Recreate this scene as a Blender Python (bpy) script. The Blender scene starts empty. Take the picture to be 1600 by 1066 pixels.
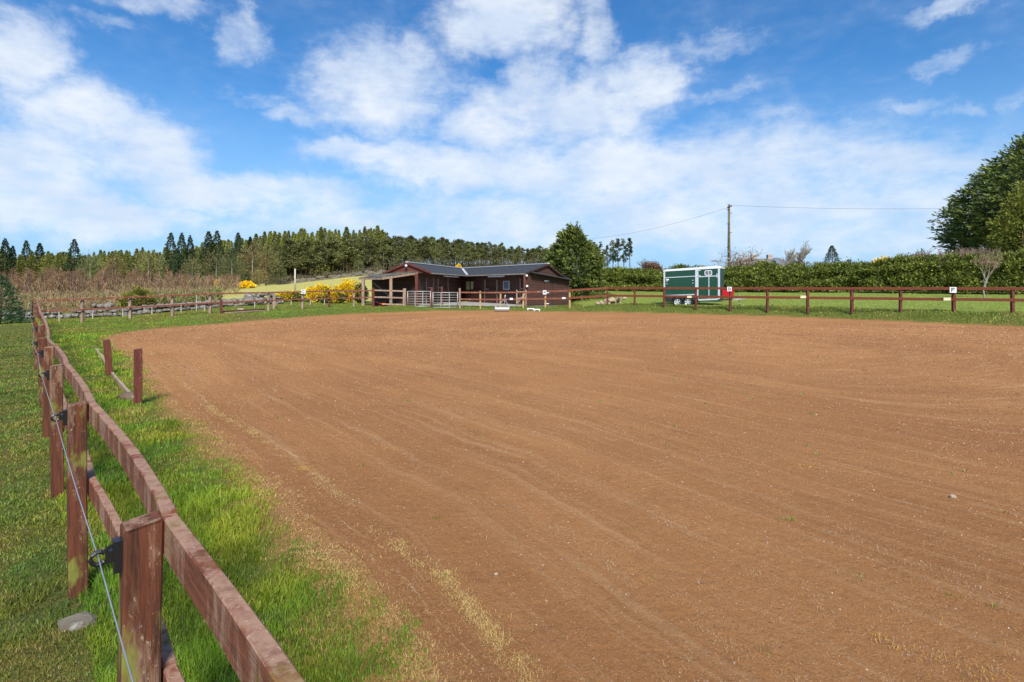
import bpy, math, random
import numpy as np
from mathutils import Vector, Matrix, noise as mnoise

R = math.radians
rng = np.random.default_rng(7)
random.seed(7)
SC = bpy.context.scene
COL = SC.collection

# ------------------------------------------------------------------ camera
F = 889.0            # focal length in photo pixels (20 mm on a 36 mm sensor)
CZ = 1.58            # eye height above the arena surface
HOR = 450.0          # horizon row in the photo
cam = bpy.data.cameras.new('camera')
cam_o = bpy.data.objects.new('camera', cam)
COL.objects.link(cam_o)
cam.lens = 20.0
cam.sensor_width = 36.0
cam.shift_y = -(533.0 - HOR) / 1600.0
cam.clip_start = 0.05
cam.clip_end = 6000
cam_o.location = (0, 0, CZ)
cam_o.rotation_euler = (R(90), 0, 0)
SC.camera = cam_o

# ------------------------------------------------------------------ sun, exposure
SUN_DIR = Vector((0.16, -0.99, 0.0)).normalized() * math.cos(R(44)) + Vector((0, 0, math.sin(R(44))))
sun = bpy.data.lights.new('sun', 'SUN')
sun.energy = 4.2
sun.angle = R(14)
sun.color = (1.0, 0.950, 0.865)
sun_o = bpy.data.objects.new('sun', sun)
COL.objects.link(sun_o)
sun_o.rotation_euler = (-SUN_DIR).to_track_quat('-Z', 'Y').to_euler()
sun_o.location = (20, -20, 40)
SC.view_settings.view_transform = 'Standard'
SC.view_settings.look = 'None'
SC.view_settings.exposure = 0.4
SC.view_settings.gamma = 1.0
SC.view_settings.use_curve_mapping = False
SC.cycles.max_bounces = 5
SC.cycles.transparent_max_bounces = 6


# ------------------------------------------------------------------ node helper
class NT:
    def __init__(s, tree):
        s.t = tree; s.n = tree.nodes; s.l = tree.links
        for x in list(s.n): s.n.remove(x)

    def add(s, typ, **kw):
        n = s.n.new(typ)
        for k, v in kw.items(): setattr(n, k, v)
        return n

    def put(s, sock, v):
        if v is None: return
        if isinstance(v, bpy.types.NodeSocket): s.l.new(v, sock)
        else: sock.default_value = v

    def math(s, op, a, b=None, c=None, clamp=False):
        n = s.add('ShaderNodeMath', operation=op, use_clamp=clamp)
        s.put(n.inputs[0], a); s.put(n.inputs[1], b); s.put(n.inputs[2], c)
        return n.outputs[0]

    def vm(s, op, a, b=None, c=None):
        n = s.add('ShaderNodeVectorMath', operation=op)
        s.put(n.inputs[0], a); s.put(n.inputs[1], b)
        if c is not None: s.put(n.inputs[2], c)
        return n.outputs['Value'] if op in ('LENGTH', 'DOT_PRODUCT') else n.outputs[0]

    def noise(s, vec, scale, detail=4, rough=0.55, dist=0.0, col=False):
        n = s.add('ShaderNodeTexNoise')
        s.put(n.inputs['Vector'], vec); n.inputs['Scale'].default_value = scale
        n.inputs['Detail'].default_value = detail; n.inputs['Roughness'].default_value = rough
        n.inputs['Distortion'].default_value = dist
        return n.outputs['Color' if col else 'Fac']

    def vor(s, vec, scale, out='Distance', feature='F1'):
        n = s.add('ShaderNodeTexVoronoi', feature=feature)
        s.put(n.inputs['Vector'], vec); n.inputs['Scale'].default_value = scale
        return n.outputs[out]

    def ramp(s, fac, stops, interp='LINEAR'):
        n = s.add('ShaderNodeValToRGB')
        n.color_ramp.interpolation = interp
        e = n.color_ramp.elements
        while len(e) < len(stops): e.new(0.5)
        for i, (p, c) in enumerate(stops):
            e[i].position = p
            e[i].color = (c, c, c, 1) if not hasattr(c, '__len__') else (*c, 1)
        s.put(n.inputs[0], fac)
        return n.outputs[0]

    def sm(s, v, a, b, lo=0.0, hi=1.0):
        n = s.add('ShaderNodeMapRange', interpolation_type='SMOOTHSTEP')
        s.put(n.inputs[0], v)
        for i, x in zip((1, 2, 3, 4), (a, b, lo, hi)): n.inputs[i].default_value = x
        return n.outputs[0]

    def mix(s, fac, a, b, blend='MIX'):
        n = s.add('ShaderNodeMix', data_type='RGBA', blend_type=blend)
        s.put(n.inputs[0], fac)
        s.put(n.inputs[6], (*a, 1) if isinstance(a, tuple) and len(a) == 3 else a)
        s.put(n.inputs[7], (*b, 1) if isinstance(b, tuple) and len(b) == 3 else b)
        return n.outputs[2]

    def scale(s, vec, sc):
        return s.vm('MULTIPLY', vec, sc)


# ------------------------------------------------------------------ world: sky and clouds
world = bpy.data.worlds.new('World')
SC.world = world
world.use_nodes = True
W = NT(world.node_tree)
sky = W.add('ShaderNodeTexSky', sky_type='NISHITA', sun_disc=False)
sky.sun_elevation = R(44)
sky.sun_rotation = math.atan2(SUN_DIR.x, SUN_DIR.y)
sky.air_density = 1.0
sky.dust_density = 0.6
sky.ozone_density = 2.0
tc = W.add('ShaderNodeTexCoord')
sep = W.add('ShaderNodeSeparateXYZ')
W.l.new(tc.outputs['Generated'], sep.inputs[0])
DX, DY, DZ = sep.outputs
az = W.math('ARCTAN2', DX, DY)
el = W.math('ARCSINE', DZ)
zc = W.math('ADD', W.math('MAXIMUM', DZ, 0.0), 0.10)
comb = W.add('ShaderNodeCombineXYZ')
W.put(comb.inputs[0], W.math('DIVIDE', DX, zc)); W.put(comb.inputs[1], W.math('DIVIDE', DY, zc)); W.put(comb.inputs[2], 0.0)
plane = comb.outputs[0]
ae = W.add('ShaderNodeCombineXYZ')
W.put(ae.inputs[0], az); W.put(ae.inputs[1], el); W.put(ae.inputs[2], 0.0)
# warp the cloud-layer coordinates so the masses get ragged outlines
wn = W.noise(ae.outputs[0], 7.0, 6, 0.62, col=True)
wv = W.vm('MULTIPLY', W.vm('SUBTRACT', wn, (0.5, 0.5, 0.5)), (0.16, 0.10, 0.0))
wn2 = W.noise(ae.outputs[0], 26.0, 5, 0.6, col=True)
wv2 = W.vm('MULTIPLY', W.vm('SUBTRACT', wn2, (0.5, 0.5, 0.5)), (0.05, 0.035, 0.0))
aew = W.vm('ADD', W.vm('ADD', ae.outputs[0], wv), wv2)
CLOUDS = [  # azimuth / elevation of each cloud mass, written from photo degrees: px, py, rx, ry, density
    (30, 70, 105, 80, 1.0), (120, 175, 130, 75, 1.0), (60, 260, 190, 85, 1.0), (240, 245, 130, 60, 0.95),
    (340, 295, 170, 45, 0.95), (150, 335, 300, 45, 0.95), (480, 305, 150, 34, 0.75), (250, 365, 300, 22, 0.5),
    (370, 55, 58, 38, 0.75), (150, 28, 80, 18, 0.50), (250, 4, 100, 24, 0.65),
    (595, 130, 135, 88, 1.05), (470, 178, 70, 26, 0.65), (395, 145, 85, 16, 0.5),
    (785, 25, 125, 72, 1.1), (935, 40, 48, 80, 0.75), (830, 120, 70, 60, 0.80),
    (1000, 128, 80, 62, 1.0), (900, 170, 160, 70, 1.0), (770, 195, 110, 60, 0.95),
    (570, 245, 110, 28, 0.85), (720, 265, 200, 48, 1.0), (1000, 265, 420, 78, 0.98), (1330, 272, 280, 66, 0.80),
    (1000, 345, 640, 65, 0.85), (1450, 345, 320, 80, 0.8), (600, 345, 300, 40, 0.65),
    (1130, 72, 100, 26, 0.52), (1465, 82, 75, 16, 0.55), (1490, 10, 110, 18, 0.6), (1508, 165, 46, 20, 0.62),
    (1440, 152, 80, 16, 0.42), (1590, 148, 50, 24, 0.45), (1120, 150, 120, 14, 0.35), (1250, 205, 160, 12, 0.4),
]


def azel(px, py):
    a = math.atan((px - 800) / F)
    return a, math.atan((HOR - py) / F * math.cos(a))


acc = None
for (px, py, rx, ry, st) in CLOUDS:
    a, e = azel(px, py)
    sa = 1.0 / (rx / F * math.cos(a) ** 2); se = 1.0 / (ry / F * math.cos(a))
    d = W.vm('LENGTH', W.vm('MULTIPLY_ADD', aew, (sa, se, 0), (-a * sa, -e * se, 0)))
    m = W.sm(d, 0.25, 1.35, st, 0.0)
    acc = m if acc is None else W.math('SMOOTH_MAX', acc, m, 0.18)
# scattered cloud for the rest of the sky, behind the camera
back = W.math('MULTIPLY', W.sm(W.noise(plane, 1.1, 6, 0.6), 0.45, 0.62), W.sm(DY, 0.25, -0.1))
acc = W.math('MAXIMUM', acc, back)
tex = W.noise(W.vm('MULTIPLY', ae.outputs[0], (1.0, 1.8, 1.0)), 8.0, 9, 0.60, 0.3)
tex2 = W.noise(W.vm('MULTIPLY', ae.outputs[0], (1.0, 2.4, 1.0)), 34.0, 6, 0.6)
nz = W.math('ADD', W.math('MULTIPLY', W.math('SUBTRACT', tex, 0.5), 1.5), W.math('MULTIPLY', W.math('SUBTRACT', tex2, 0.5), 0.5))
dens = W.math('ADD', acc, W.math('MULTIPLY', nz, W.sm(acc, 0.0, 0.35, 0.25, 1.0)))
cover = W.sm(dens, 0.02, 1.24)
cover = W.math('MULTIPLY', cover, 0.96)
# thicker parts a little greyer below, brighter above
shade = W.sm(W.noise(W.vm('MULTIPLY', ae.outputs[0], (1.0, 2.0, 1.0)), 6.5, 5, 0.55), 0.3, 0.7)
cloudcol = W.mix(shade, (5.0, 5.9, 7.3), (6.9, 7.3, 7.8))
skyc = W.mix(1.0, sky.outputs[0], (0.36, 0.82, 1.20), 'MULTIPLY')
# pale band low over the horizon
hz = W.sm(el, 0.0, 0.36, 0.80, 0.0)
skyc = W.mix(hz, skyc, (3.3, 5.1, 7.4))
final = W.mix(cover, skyc, cloudcol)
bg = W.add('ShaderNodeBackground')
W.put(bg.inputs[0], final); bg.inputs[1].default_value = 0.10
out = W.add('ShaderNodeOutputWorld')
W.l.new(bg.outputs[0], out.inputs[0])


# ------------------------------------------------------------------ basic helpers
def X(px, Z): return (px - 800.0) / F * Z
def ZH(py, Z): return CZ + (HOR - py) / F * Z


def tag(o, label=None, cat=None, group=None, kind=None):
    if label: o['label'] = label
    if cat: o['category'] = cat
    if group: o['group'] = group
    if kind: o['kind'] = kind
    return o


def empty(name, loc, rz=0.0, scale=1.0, parent=None):
    o = bpy.data.objects.new(name, None)
    COL.objects.link(o)
    o.location = loc; o.rotation_euler = (0, 0, rz); o.scale = (scale,) * 3
    o.empty_display_size = 0.2
    return o


def copy_tree(o, parent=None):
    c = o.copy(); COL.objects.link(c); c.parent = parent
    for ch in list(o.children): copy_tree(ch, c)
    return c


def mk(name, verts, faces, mat, parent=None, smooth=False, col=None, uv=None, alpha=None):
    me = bpy.data.meshes.new(name)
    verts = np.asarray(verts, dtype=np.float32)
    if isinstance(faces, np.ndarray):
        nf, k = faces.shape
        me.vertices.add(len(verts)); me.vertices.foreach_set('co', verts.ravel())
        me.loops.add(nf * k); me.loops.foreach_set('vertex_index', faces.astype(np.int32).ravel())
        me.polygons.add(nf); me.polygons.foreach_set('loop_start', np.arange(0, nf * k, k, dtype=np.int32))
        me.update(calc_edges=True)
    else:
        me.from_pydata([tuple(map(float, v)) for v in verts], [], faces)
    if col is not None:
        at = me.color_attributes.new('Col', 'FLOAT_COLOR', 'POINT')
        c4 = np.ones((len(verts), 4), dtype=np.float32); c4[:, :3] = col
        if alpha is not None: c4[:, 3] = alpha
        at.data.foreach_set('color', c4.ravel())
    if uv is not None:
        at = me.attributes.new('track', 'FLOAT_VECTOR', 'POINT')
        at.data.foreach_set('vector', np.asarray(uv, dtype=np.float32).ravel())
    if smooth: me.polygons.foreach_set('use_smooth', np.ones(len(me.polygons), dtype=bool))
    if mat: me.materials.append(mat)
    me.validate()
    o = bpy.data.objects.new(name, me)
    COL.objects.link(o)
    if parent is not None: o.parent = parent
    return o


class MB:
    def __init__(s, origin=(0, 0, 0)):
        s.v = []; s.f = []; s.o = Vector(origin)

    def raw(s, vs, fs):
        b = len(s.v)
        s.v += [Vector(v) - s.o for v in vs]
        s.f += [tuple(b + i for i in f) for f in fs]
        return s

    def box(s, c, size, rot=None):
        c = Vector(c); hx, hy, hz = [q / 2 for q in size]
        M = rot if rot is not None else Matrix.Identity(3)
        vs = [c + M @ Vector((x * hx, y * hy, z * hz)) for x in (-1, 1) for y in (-1, 1) for z in (-1, 1)]
        return s.raw(vs, [(0, 1, 3, 2), (4, 6, 7, 5), (0, 4, 5, 1), (2, 3, 7, 6), (0, 2, 6, 4), (1, 5, 7, 3)])

    def beam(s, a, b, w, h, up=(0, 0, 1), bev=0.0):
        """rectangular bar from a to b: w across, h along up"""
        a, b = Vector(a), Vector(b)
        d = (b - a).normalized(); side = d.cross(Vector(up))
        if side.length < 1e-4: side = Vector((1, 0, 0))
        side.normalize(); u = side.cross(d).normalized()
        if bev <= 0:
            ring = [(-w / 2, -h / 2), (w / 2, -h / 2), (w / 2, h / 2), (-w / 2, h / 2)]
        else:
            q = bev
            ring = [(-w / 2 + q, -h / 2), (w / 2 - q, -h / 2), (w / 2, -h / 2 + q), (w / 2, h / 2 - q),
                    (w / 2 - q, h / 2), (-w / 2 + q, h / 2), (-w / 2, h / 2 - q), (-w / 2, -h / 2 + q)]
        n = len(ring)
        vs = [p + side * x + u * y for p in (a, b) for x, y in ring]
        fs = [(i, (i + 1) % n, n + (i + 1) % n, n + i) for i in range(n)]
        fs += [tuple(range(n))[::-1], tuple(range(n, 2 * n))]
        return s.raw(vs, fs)

    def tube(s, pts, r, n=6, cap=True):
        pts = [Vector(p) for p in pts]
        rs = r if hasattr(r, '__len__') else [r] * len(pts)
        vs = []
        for i, p in enumerate(pts):
            d = (pts[min(i + 1, len(pts) - 1)] - pts[max(i - 1, 0)]).normalized()
            a = d.cross(Vector((0, 0, 1)))
            if a.length < 1e-3: a = Vector((1, 0, 0))
            a.normalize(); b = a.cross(d)
            for k in range(n):
                t = 2 * math.pi * k / n
                vs.append(p + (a * math.cos(t) + b * math.sin(t)) * rs[i])
        fs = []
        for i in range(len(pts) - 1):
            for k in range(n):
                fs.append((i * n + k, i * n + (k + 1) % n, (i + 1) * n + (k + 1) % n, (i + 1) * n + k))
        if cap:
            fs.append(tuple(range(n))[::-1]); m = (len(pts) - 1) * n
            fs.append(tuple(range(m, m + n)))
        return s.raw(vs, fs)

    def slab(s, quad, th, up=(0, 0, 1)):
        """thick sheet: quad corners are the top, th downwards"""
        q = [Vector(p) for p in quad]; u = Vector(up) * th
        n = len(q)
        vs = q + [p - u for p in q]
        fs = [tuple(range(n)), tuple(range(n, 2 * n))[::-1]] + [(i, n + i, n + (i + 1) % n, (i + 1) % n) for i in range(n)]
        return s.raw(vs, fs)

    def wall(s, poly, th):
        """vertical wall polygon (list of 3d points in one plane) with thickness th backwards along its normal"""
        q = [Vector(p) for p in poly]
        nrm = (q[1] - q[0]).cross(q[2] - q[1]).normalized() * th
        n = len(q)
        vs = q + [p + nrm for p in q]
        fs = [tuple(range(n)), tuple(range(n, 2 * n))[::-1]] + [(i, n + i, n + (i + 1) % n, (i + 1) % n) for i in range(n)]
        return s.raw(vs, fs)

    def build(s, name, mat, parent=None, smooth=False, bevel=0.0):
        me = bpy.data.meshes.new(name)
        me.from_pydata([tuple(v) for v in s.v], [], s.f)
        import bmesh
        bm = bmesh.new(); bm.from_mesh(me)
        bmesh.ops.recalc_face_normals(bm, faces=bm.faces)
        bm.to_mesh(me); bm.free()
        if smooth: me.polygons.foreach_set('use_smooth', [True] * len(me.polygons))
        me.materials.append(mat)
        o = bpy.data.objects.new(name, me); COL.objects.link(o)
        if parent is not None: o.parent = parent
        if bevel > 0:
            m = o.modifiers.new('edge', 'BEVEL'); m.width = bevel; m.segments = 2; m.limit_method = 'ANGLE'
        return o


# numpy value noise
def _h(ix, iy, s):
    n = (ix * 374761393 + iy * 668265263 + s * 1442695041) & 0xFFFFFFFF
    n = ((n ^ (n >> 13)) * 1274126177) & 0xFFFFFFFF
    return ((n ^ (n >> 16)) & 0xFFFF) / 65535.0


def vnoise(x, y, s=0):
    xi = np.floor(x).astype(np.int64); yi = np.floor(y).astype(np.int64)
    fx = x - xi; fy = y - yi
    fx = fx * fx * (3 - 2 * fx); fy = fy * fy * (3 - 2 * fy)
    a = _h(xi, yi, s); b = _h(xi + 1, yi, s); c = _h(xi, yi + 1, s); d = _h(xi + 1, yi + 1, s)
    return (a * (1 - fx) + b * fx) * (1 - fy) + (c * (1 - fx) + d * fx) * fy


def fbm(x, y, s=0, o=4):
    t = 0; a = 0.5; k = 1.0
    for i in range(o):
        t = t + a * vnoise(x * k + 13.7 * i, y * k - 7.1 * i, s + i); a *= 0.5; k *= 2.03
    return t / (1 - 0.5 ** o)


# ------------------------------------------------------------------ arena outline and terrain
_arena_px = [(1.9, -1.1), (0.45, 1.0), (-0.24, 2.15), (-0.76, 3.05), (-1.42, 3.85), (-2.80, 5.62), (-4.0, 7.05), (-5.9, 9.4), (-8.4, 12.75), (-11.6, 16.5),
             (-13.2, 19.0), (-13.6, 21.5), (-12.9, 24.2), (-11.5, 29.2), (-9.2, 34.2), (-5.1, 37.9), (-1.6, 38.3), (2.1, 37.4),
             (7.9, 35.2), (12.8, 31.8), (16.3, 28.7), (20.4, 22.7), (26.0, 16.5), (28.5, 11.5), (24.0, 4.0), (12.0, -3.5), (5.0, -4.5)]


def catmull(pts, k):
    P = [np.array(p, float) for p in pts]; n = len(P); o = []
    for i in range(n):
        p0, p1, p2, p3 = P[i - 1], P[i], P[(i + 1) % n], P[(i + 2) % n]
        for j in range(k):
            t = j / k
            o.append(0.5 * ((2 * p1) + (-p0 + p2) * t + (2 * p0 - 5 * p1 + 4 * p2 - p3) * t * t + (-p0 + 3 * p1 - 3 * p2 + p3) * t ** 3))
    return np.array(o)


ARENA = catmull(_arena_px, 4)


def sdist(x, y, poly=ARENA):
    """signed distance to the arena outline: positive outside"""
    out = np.empty(len(x))
    A = poly; B = np.roll(poly, -1, axis=0); E = B - A; L = (E ** 2).sum(1)
    for c in range(0, len(x), 20000):
        px = x[c:c + 20000, None]; py = y[c:c + 20000, None]
        wx = px - A[:, 0]; wy = py - A[:, 1]
        t = np.clip((wx * E[:, 0] + wy * E[:, 1]) / L, 0, 1)
        dd = np.sqrt(((wx - t * E[:, 0]) ** 2 + (wy - t * E[:, 1]) ** 2).min(1))
        cr = ((A[:, 1] > py) != (B[:, 1] > py)) & (px < (B[:, 0] - A[:, 0]) * (py - A[:, 1]) / np.where(E[:, 1] == 0, 1e-9, E[:, 1]) + A[:, 0])
        ins = cr.sum(1) % 2 == 1
        out[c:c + 20000] = np.where(ins, -dd, dd)
    return out


# right-hand fence: posts at constant spacing on one straight line
RF = [(149 + 36.1 * k) / (1 - 0.0348 * k) for k in range(0, 14)]
RFZ = [38.4 * (1 - 0.0348 * k) for k in range(0, 14)]
CTRL = [  # px, py, depth on the ground
    (222, 1420, 1.58), (121, 937, 3.19), (88, 780, 4.77), (76, 690, 6.35), (66, 643, 7.95), (64, 605, 9.55), (58, 577, 11.2), (56, 560, 12.8),
    (53, 525, 19.0), (55, 506, 25.1), (129, 504, 26.4), (203, 498, 27.8), (270, 492, 29.9), (328, 488, 31.6), (420, 485.5, 34.2),
    (473, 481, 35.8), (553, 479, 37.6), (583, 480, 38.2), (636, 478, 38.8), (716, 477.5, 39.3), (782, 480.5, 39.2), (852, 481, 39.1), (890, 482.5, 39.0), (920, 479, 39),
    (215, 640, 7.6), (171, 590, 10.3),
    (0, 503, 30), (129, 498, 33.5), (270, 489, 35), (400, 478, 38), (0, 478, 60), (150, 470, 60), (300, 466, 60), (420, 468, 46), (540, 474, 44),
    (0, 640, 8), (0, 560, 14), (0, 520, 22),
    (640, 478, 44), (720, 477, 48), (850, 478, 43), (886, 477, 46), (930, 474, 44),
    (380, 457, 75), (480, 452, 75), (560, 446, 75), (640, 438, 90),
    (345, 453, 100), (430, 446.5, 145), (500, 438, 147), (565, 430, 150), (640, 424, 155), (740, 420, 170), (850, 418, 180), (960, 421, 170),
    (0, 455, 130), (150, 455, 130), (300, 452, 130), (0, 448, 220), (300, 440, 220), (560, 415, 260), (800, 412, 300),
    (1036, 476, 39), (1083, 476, 38), (1130, 476, 37.5), (1250, 472, 37), (1400, 474, 33), (1550, 475, 31), (1650, 475, 31),
    (940, 454, 58), (1060, 455, 53), (1200, 456, 49), (1350, 457, 45), (1500, 459, 42), (1650, 461, 38), (1540, 465.5, 35),
    (950, 442, 110), (1200, 440, 100), (1600, 440, 80), (1200, 440, 300), (1900, 440, 300), (-300, 450, 300), (-400, 470, 60),
]
cp = [(X(a, c), c, ZH(b, c)) for a, b, c in CTRL]
cp += [(X(800 + RF[k], RFZ[k]), RFZ[k], 0.47) for k in range(0, 14)]
cp += [(-2, -2, -0.2), (3, -6, 0), (-12, -8, -0.4), (15, -12, 0), (35, -5, 0.4), (45, 15, 0.8), (-40, 0, -0.6), (0, -60, 0), (60, -40, 0.5), (-60, -40, -1), (-80, 60, 0),
       (0, 1500, 4), (900, 900, 4), (-900, 900, 3), (900, -300, 2), (-900, -300, 0), (0, -900, 0)]
cp = np.array(cp)
_n = len(cp)
_D = np.sqrt(((cp[:, None, :2] - cp[None, :, :2]) ** 2).sum(2))
_A = np.zeros((_n + 3, _n + 3)); _A[:_n, :_n] = _D + np.eye(_n) * -0.05
_A[:_n, _n] = 1; _A[:_n, _n + 1:] = cp[:, :2]; _A[_n, :_n] = 1; _A[_n + 1:, :_n] = cp[:, :2].T
_w = np.linalg.solve(_A, np.concatenate([cp[:, 2], [0, 0, 0]]))


def terr(x, y):
    z = np.full(len(x), _w[_n]) + _w[_n + 1] * x + _w[_n + 2] * y
    for i in range(_n):
        z = z + _w[i] * np.sqrt((x - cp[i, 0]) ** 2 + (y - cp[i, 1]) ** 2)
    return z


def gz(x, y, d=None):
    x = np.atleast_1d(np.asarray(x, float)); y = np.atleast_1d(np.asarray(y, float))
    if d is None: d = sdist(x, y)
    Wd = np.clip(1.1 + (y - 3) * 0.05, 0.8, 2.0)
    t = np.clip(d / Wd, 0, 1); t = t * t * (3 - 2 * t)
    r = np.hypot(x, y)
    lump = (fbm(x * 1.3, y * 1.3, 5, 3) - 0.5) * 0.10 + (fbm(x * 0.35, y * 0.35, 9, 2) - 0.5) * 0.16
    z = terr(x, y) * t + lump * t * np.clip(1.4 - r / 60, 0.3, 1)
    return np.where(d < 0, 0.0015 + np.clip((d + 0.35) * 0.2, -0.03, 0), z + 0.0015 + 0.008 * np.clip((d - 0.1) / 0.3, 0, 1))


def g1(x, y): return float(gz([x], [y])[0])


# ------------------------------------------------------------------ materials
def newmat(name):
    m = bpy.data.materials.new(name); m.use_nodes = True
    t = NT(m.node_tree)
    b = t.add('ShaderNodeBsdfPrincipled'); o = t.add('ShaderNodeOutputMaterial')
    t.l.new(b.outputs[0], o.inputs[0])
    return m, t, b


def plain(name, c, rough=0.6, metal=0.0, var=0.12, scale=8.0, bump=0.0, bscale=30.0):
    m, t, b = newmat(name)
    co = t.add('ShaderNodeTexCoord').outputs['Object']
    n = t.noise(co, scale, 5)
    lo = tuple(x * (1 - var) for x in c); hi = tuple(min(1, x * (1 + var)) for x in c)
    t.put(b.inputs['Base Color'], t.ramp(n, [(0.3, lo), (0.7, hi)]))
    b.inputs['Roughness'].default_value = rough; b.inputs['Metallic'].default_value = metal
    if bump > 0:
        bp = t.add('ShaderNodeBump'); bp.inputs['Strength'].default_value = bump; bp.inputs['Distance'].default_value = 0.02
        t.put(bp.inputs['Height'], t.noise(co, bscale, 4)); t.l.new(bp.outputs[0], b.inputs['Normal'])
    return m


def leafmat(name, tint=(1, 1, 1), rough=0.6, trans=0.25, spec=0.3):
    """leaf material: colour comes from the leaves' own colour attribute, some light passes through"""
    m, t, b = newmat(name)
    a = t.add('ShaderNodeAttribute', attribute_name='Col').outputs['Color']
    oi = t.add('ShaderNodeObjectInfo').outputs['Random']
    v = t.sm(oi, 0, 1, 0.78, 1.22)
    c = t.mix(1.0, a, (*tint, 1), 'MULTIPLY')
    cc = t.add('ShaderNodeHueSaturation'); t.put(cc.inputs['Color'], c); t.put(cc.inputs['Value'], v)
    c = cc.outputs[0]
    t.put(b.inputs['Base Color'], c); b.inputs['Roughness'].default_value = rough
    b.inputs['Specular IOR Level'].default_value = spec
    if trans > 0:
        tr = t.add('ShaderNodeBsdfTranslucent'); t.put(tr.inputs[0], c)
        ms = t.add('ShaderNodeMixShader'); ms.inputs[0].default_value = trans
        t.l.new(b.outputs[0], ms.inputs[1]); t.l.new(tr.outputs[0], ms.inputs[2])
        o = [n for n in t.n if n.type == 'OUTPUT_MATERIAL'][0]
        t.l.new(ms.outputs[0], o.inputs[0])
    return m


def woodmat(name, main, worn, dark, algae=0.25, wear=0.45, grain=(40, 40, 3)):
    """old stained timber: stain worn off in long patches, grain along the local z axis, green algae"""
    m, t, b = newmat(name)
    co = t.add('ShaderNodeTexCoord').outputs['Object']
    rnd = t.add('ShaderNodeObjectInfo').outputs['Random']
    off = t.math('MULTIPLY', rnd, 37.0)
    cx = t.add('ShaderNodeCombineXYZ'); t.put(cx.inputs[0], off); t.put(cx.inputs[1], off); t.put(cx.inputs[2], off)
    co = t.vm('ADD', co, cx.outputs[0])
    g = t.noise(t.scale(co, grain), 1.0, 6, 0.6)
    fine = t.noise(t.scale(co, tuple(q * 5 for q in grain)), 1.0, 4, 0.6)
    base = t.mix(t.sm(g, 0.3, 0.7), dark, main)
    base = t.mix(t.math('MULTIPLY', t.sm(fine, 0.4, 0.75), 0.45), base, tuple(min(1, x * 1.5) for x in main))
    patch = t.noise(t.scale(co, (9, 9, 2.2)), 1.0, 7, 0.68)
    sn = t.add('ShaderNodeSeparateXYZ'); t.l.new(t.add('ShaderNodeNewGeometry').outputs['Normal'], sn.inputs[0])
    top = t.sm(sn.outputs[2], 0.5, 0.9)
    patch = t.math('ADD', patch, t.math('MULTIPLY', top, 0.10))
    base = t.mix(t.math('MULTIPLY', t.sm(patch, 1.0 - wear - 0.06, 1.0 - wear + 0.08), t.sm(fine, 0.3, 0.6, 0.45, 0.95)), base, worn)
    flake = t.noise(t.scale(co, (85, 85, 45)), 1.0, 5, 0.7)
    base = t.mix(t.math('MULTIPLY', t.sm(flake, 0.60, 0.64), t.sm(patch, 0.46, 0.58, 0.0, 0.75)), base, (0.46, 0.36, 0.24))
    al = t.noise(t.scale(co, (7, 7, 3)), 1.0, 5, 0.6)
    base = t.mix(t.math('MULTIPLY', t.sm(al, 0.56, 0.68), algae), base, (0.20, 0.20, 0.035))
    t.put(b.inputs['Base Color'], base)
    b.inputs['Roughness'].default_value = 0.78
    b.inputs['Specular IOR Level'].default_value = 0.3
    bp = t.add('ShaderNodeBump'); bp.inputs['Strength'].default_value = 0.55; bp.inputs['Distance'].default_value = 0.006
    t.put(bp.inputs['Height'], t.math('ADD', g, t.math('MULTIPLY', fine, 0.7))); t.l.new(bp.outputs[0], b.inputs['Normal'])
    return m


M = {}
M['post'] = woodmat('stained post wood', (0.150, 0.044, 0.020), (0.27, 0.165, 0.105), (0.050, 0.021, 0.012), 1.0, 0.43)
M['rail_y'] = woodmat('stained rail wood', (0.205, 0.064, 0.032), (0.34, 0.20, 0.135), (0.11, 0.036, 0.020), 0.3, 0.48, (6, 6, 60))
M['rail'] = woodmat('stained rail wood across', (0.26, 0.078, 0.042), (0.36, 0.19, 0.13), (0.12, 0.038, 0.022), 0.1, 0.43, (3, 3, 60))
M['rail_red'] = woodmat('fresh red stained rail', (0.21, 0.056, 0.026), (0.29, 0.105, 0.062), (0.14, 0.034, 0.018), 0.05, 0.34, (3, 3, 60))
M['post_grey'] = woodmat('weathered grey post', (0.30, 0.20, 0.14), (0.40, 0.30, 0.22), (0.17, 0.10, 0.07), 0.2, 0.5)
M['post_red'] = woodmat('dark red post', (0.15, 0.038, 0.024), (0.22, 0.09, 0.06), (0.07, 0.02, 0.014), 0.1, 0.36)
M['post_pale'] = woodmat('pale new post', (0.50, 0.32, 0.15), (0.42, 0.28, 0.16), (0.30, 0.18, 0.09), 0.1, 0.4)
M['plastic'] = plain('black plastic', (0.012, 0.012, 0.013), 0.35)
M['wire'] = plain('galvanised wire', (0.55, 0.56, 0.58), 0.35, 0.7)
M['galv'] = plain('galvanised steel', (0.38, 0.37, 0.345), 0.5, 0.35, 0.15)
M['white'] = plain('white paint', (0.78, 0.79, 0.80), 0.4, 0, 0.04)
M['cream'] = plain('cream plastic', (0.62, 0.58, 0.36), 0.5)
M['black'] = plain('black lettering', (0.015, 0.015, 0.018), 0.5)
M['rubber'] = plain('tyre rubber', (0.02, 0.02, 0.022), 0.8)
M['alu'] = plain('aluminium trim', (0.66, 0.72, 0.74), 0.4, 0.35, 0.06)
M['green'] = plain('green panel', (0.011, 0.062, 0.036), 0.30, 0, 0.10, 3)
M['greendark'] = plain('green grey front panel', (0.035, 0.085, 0.080), 0.35, 0, 0.1, 3)
M['roofwhite'] = plain('white fibreglass', (0.74, 0.76, 0.78), 0.35, 0, 0.04)
M['red'] = plain('red plastic', (0.55, 0.012, 0.018), 0.35, 0, 0.1)
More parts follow.
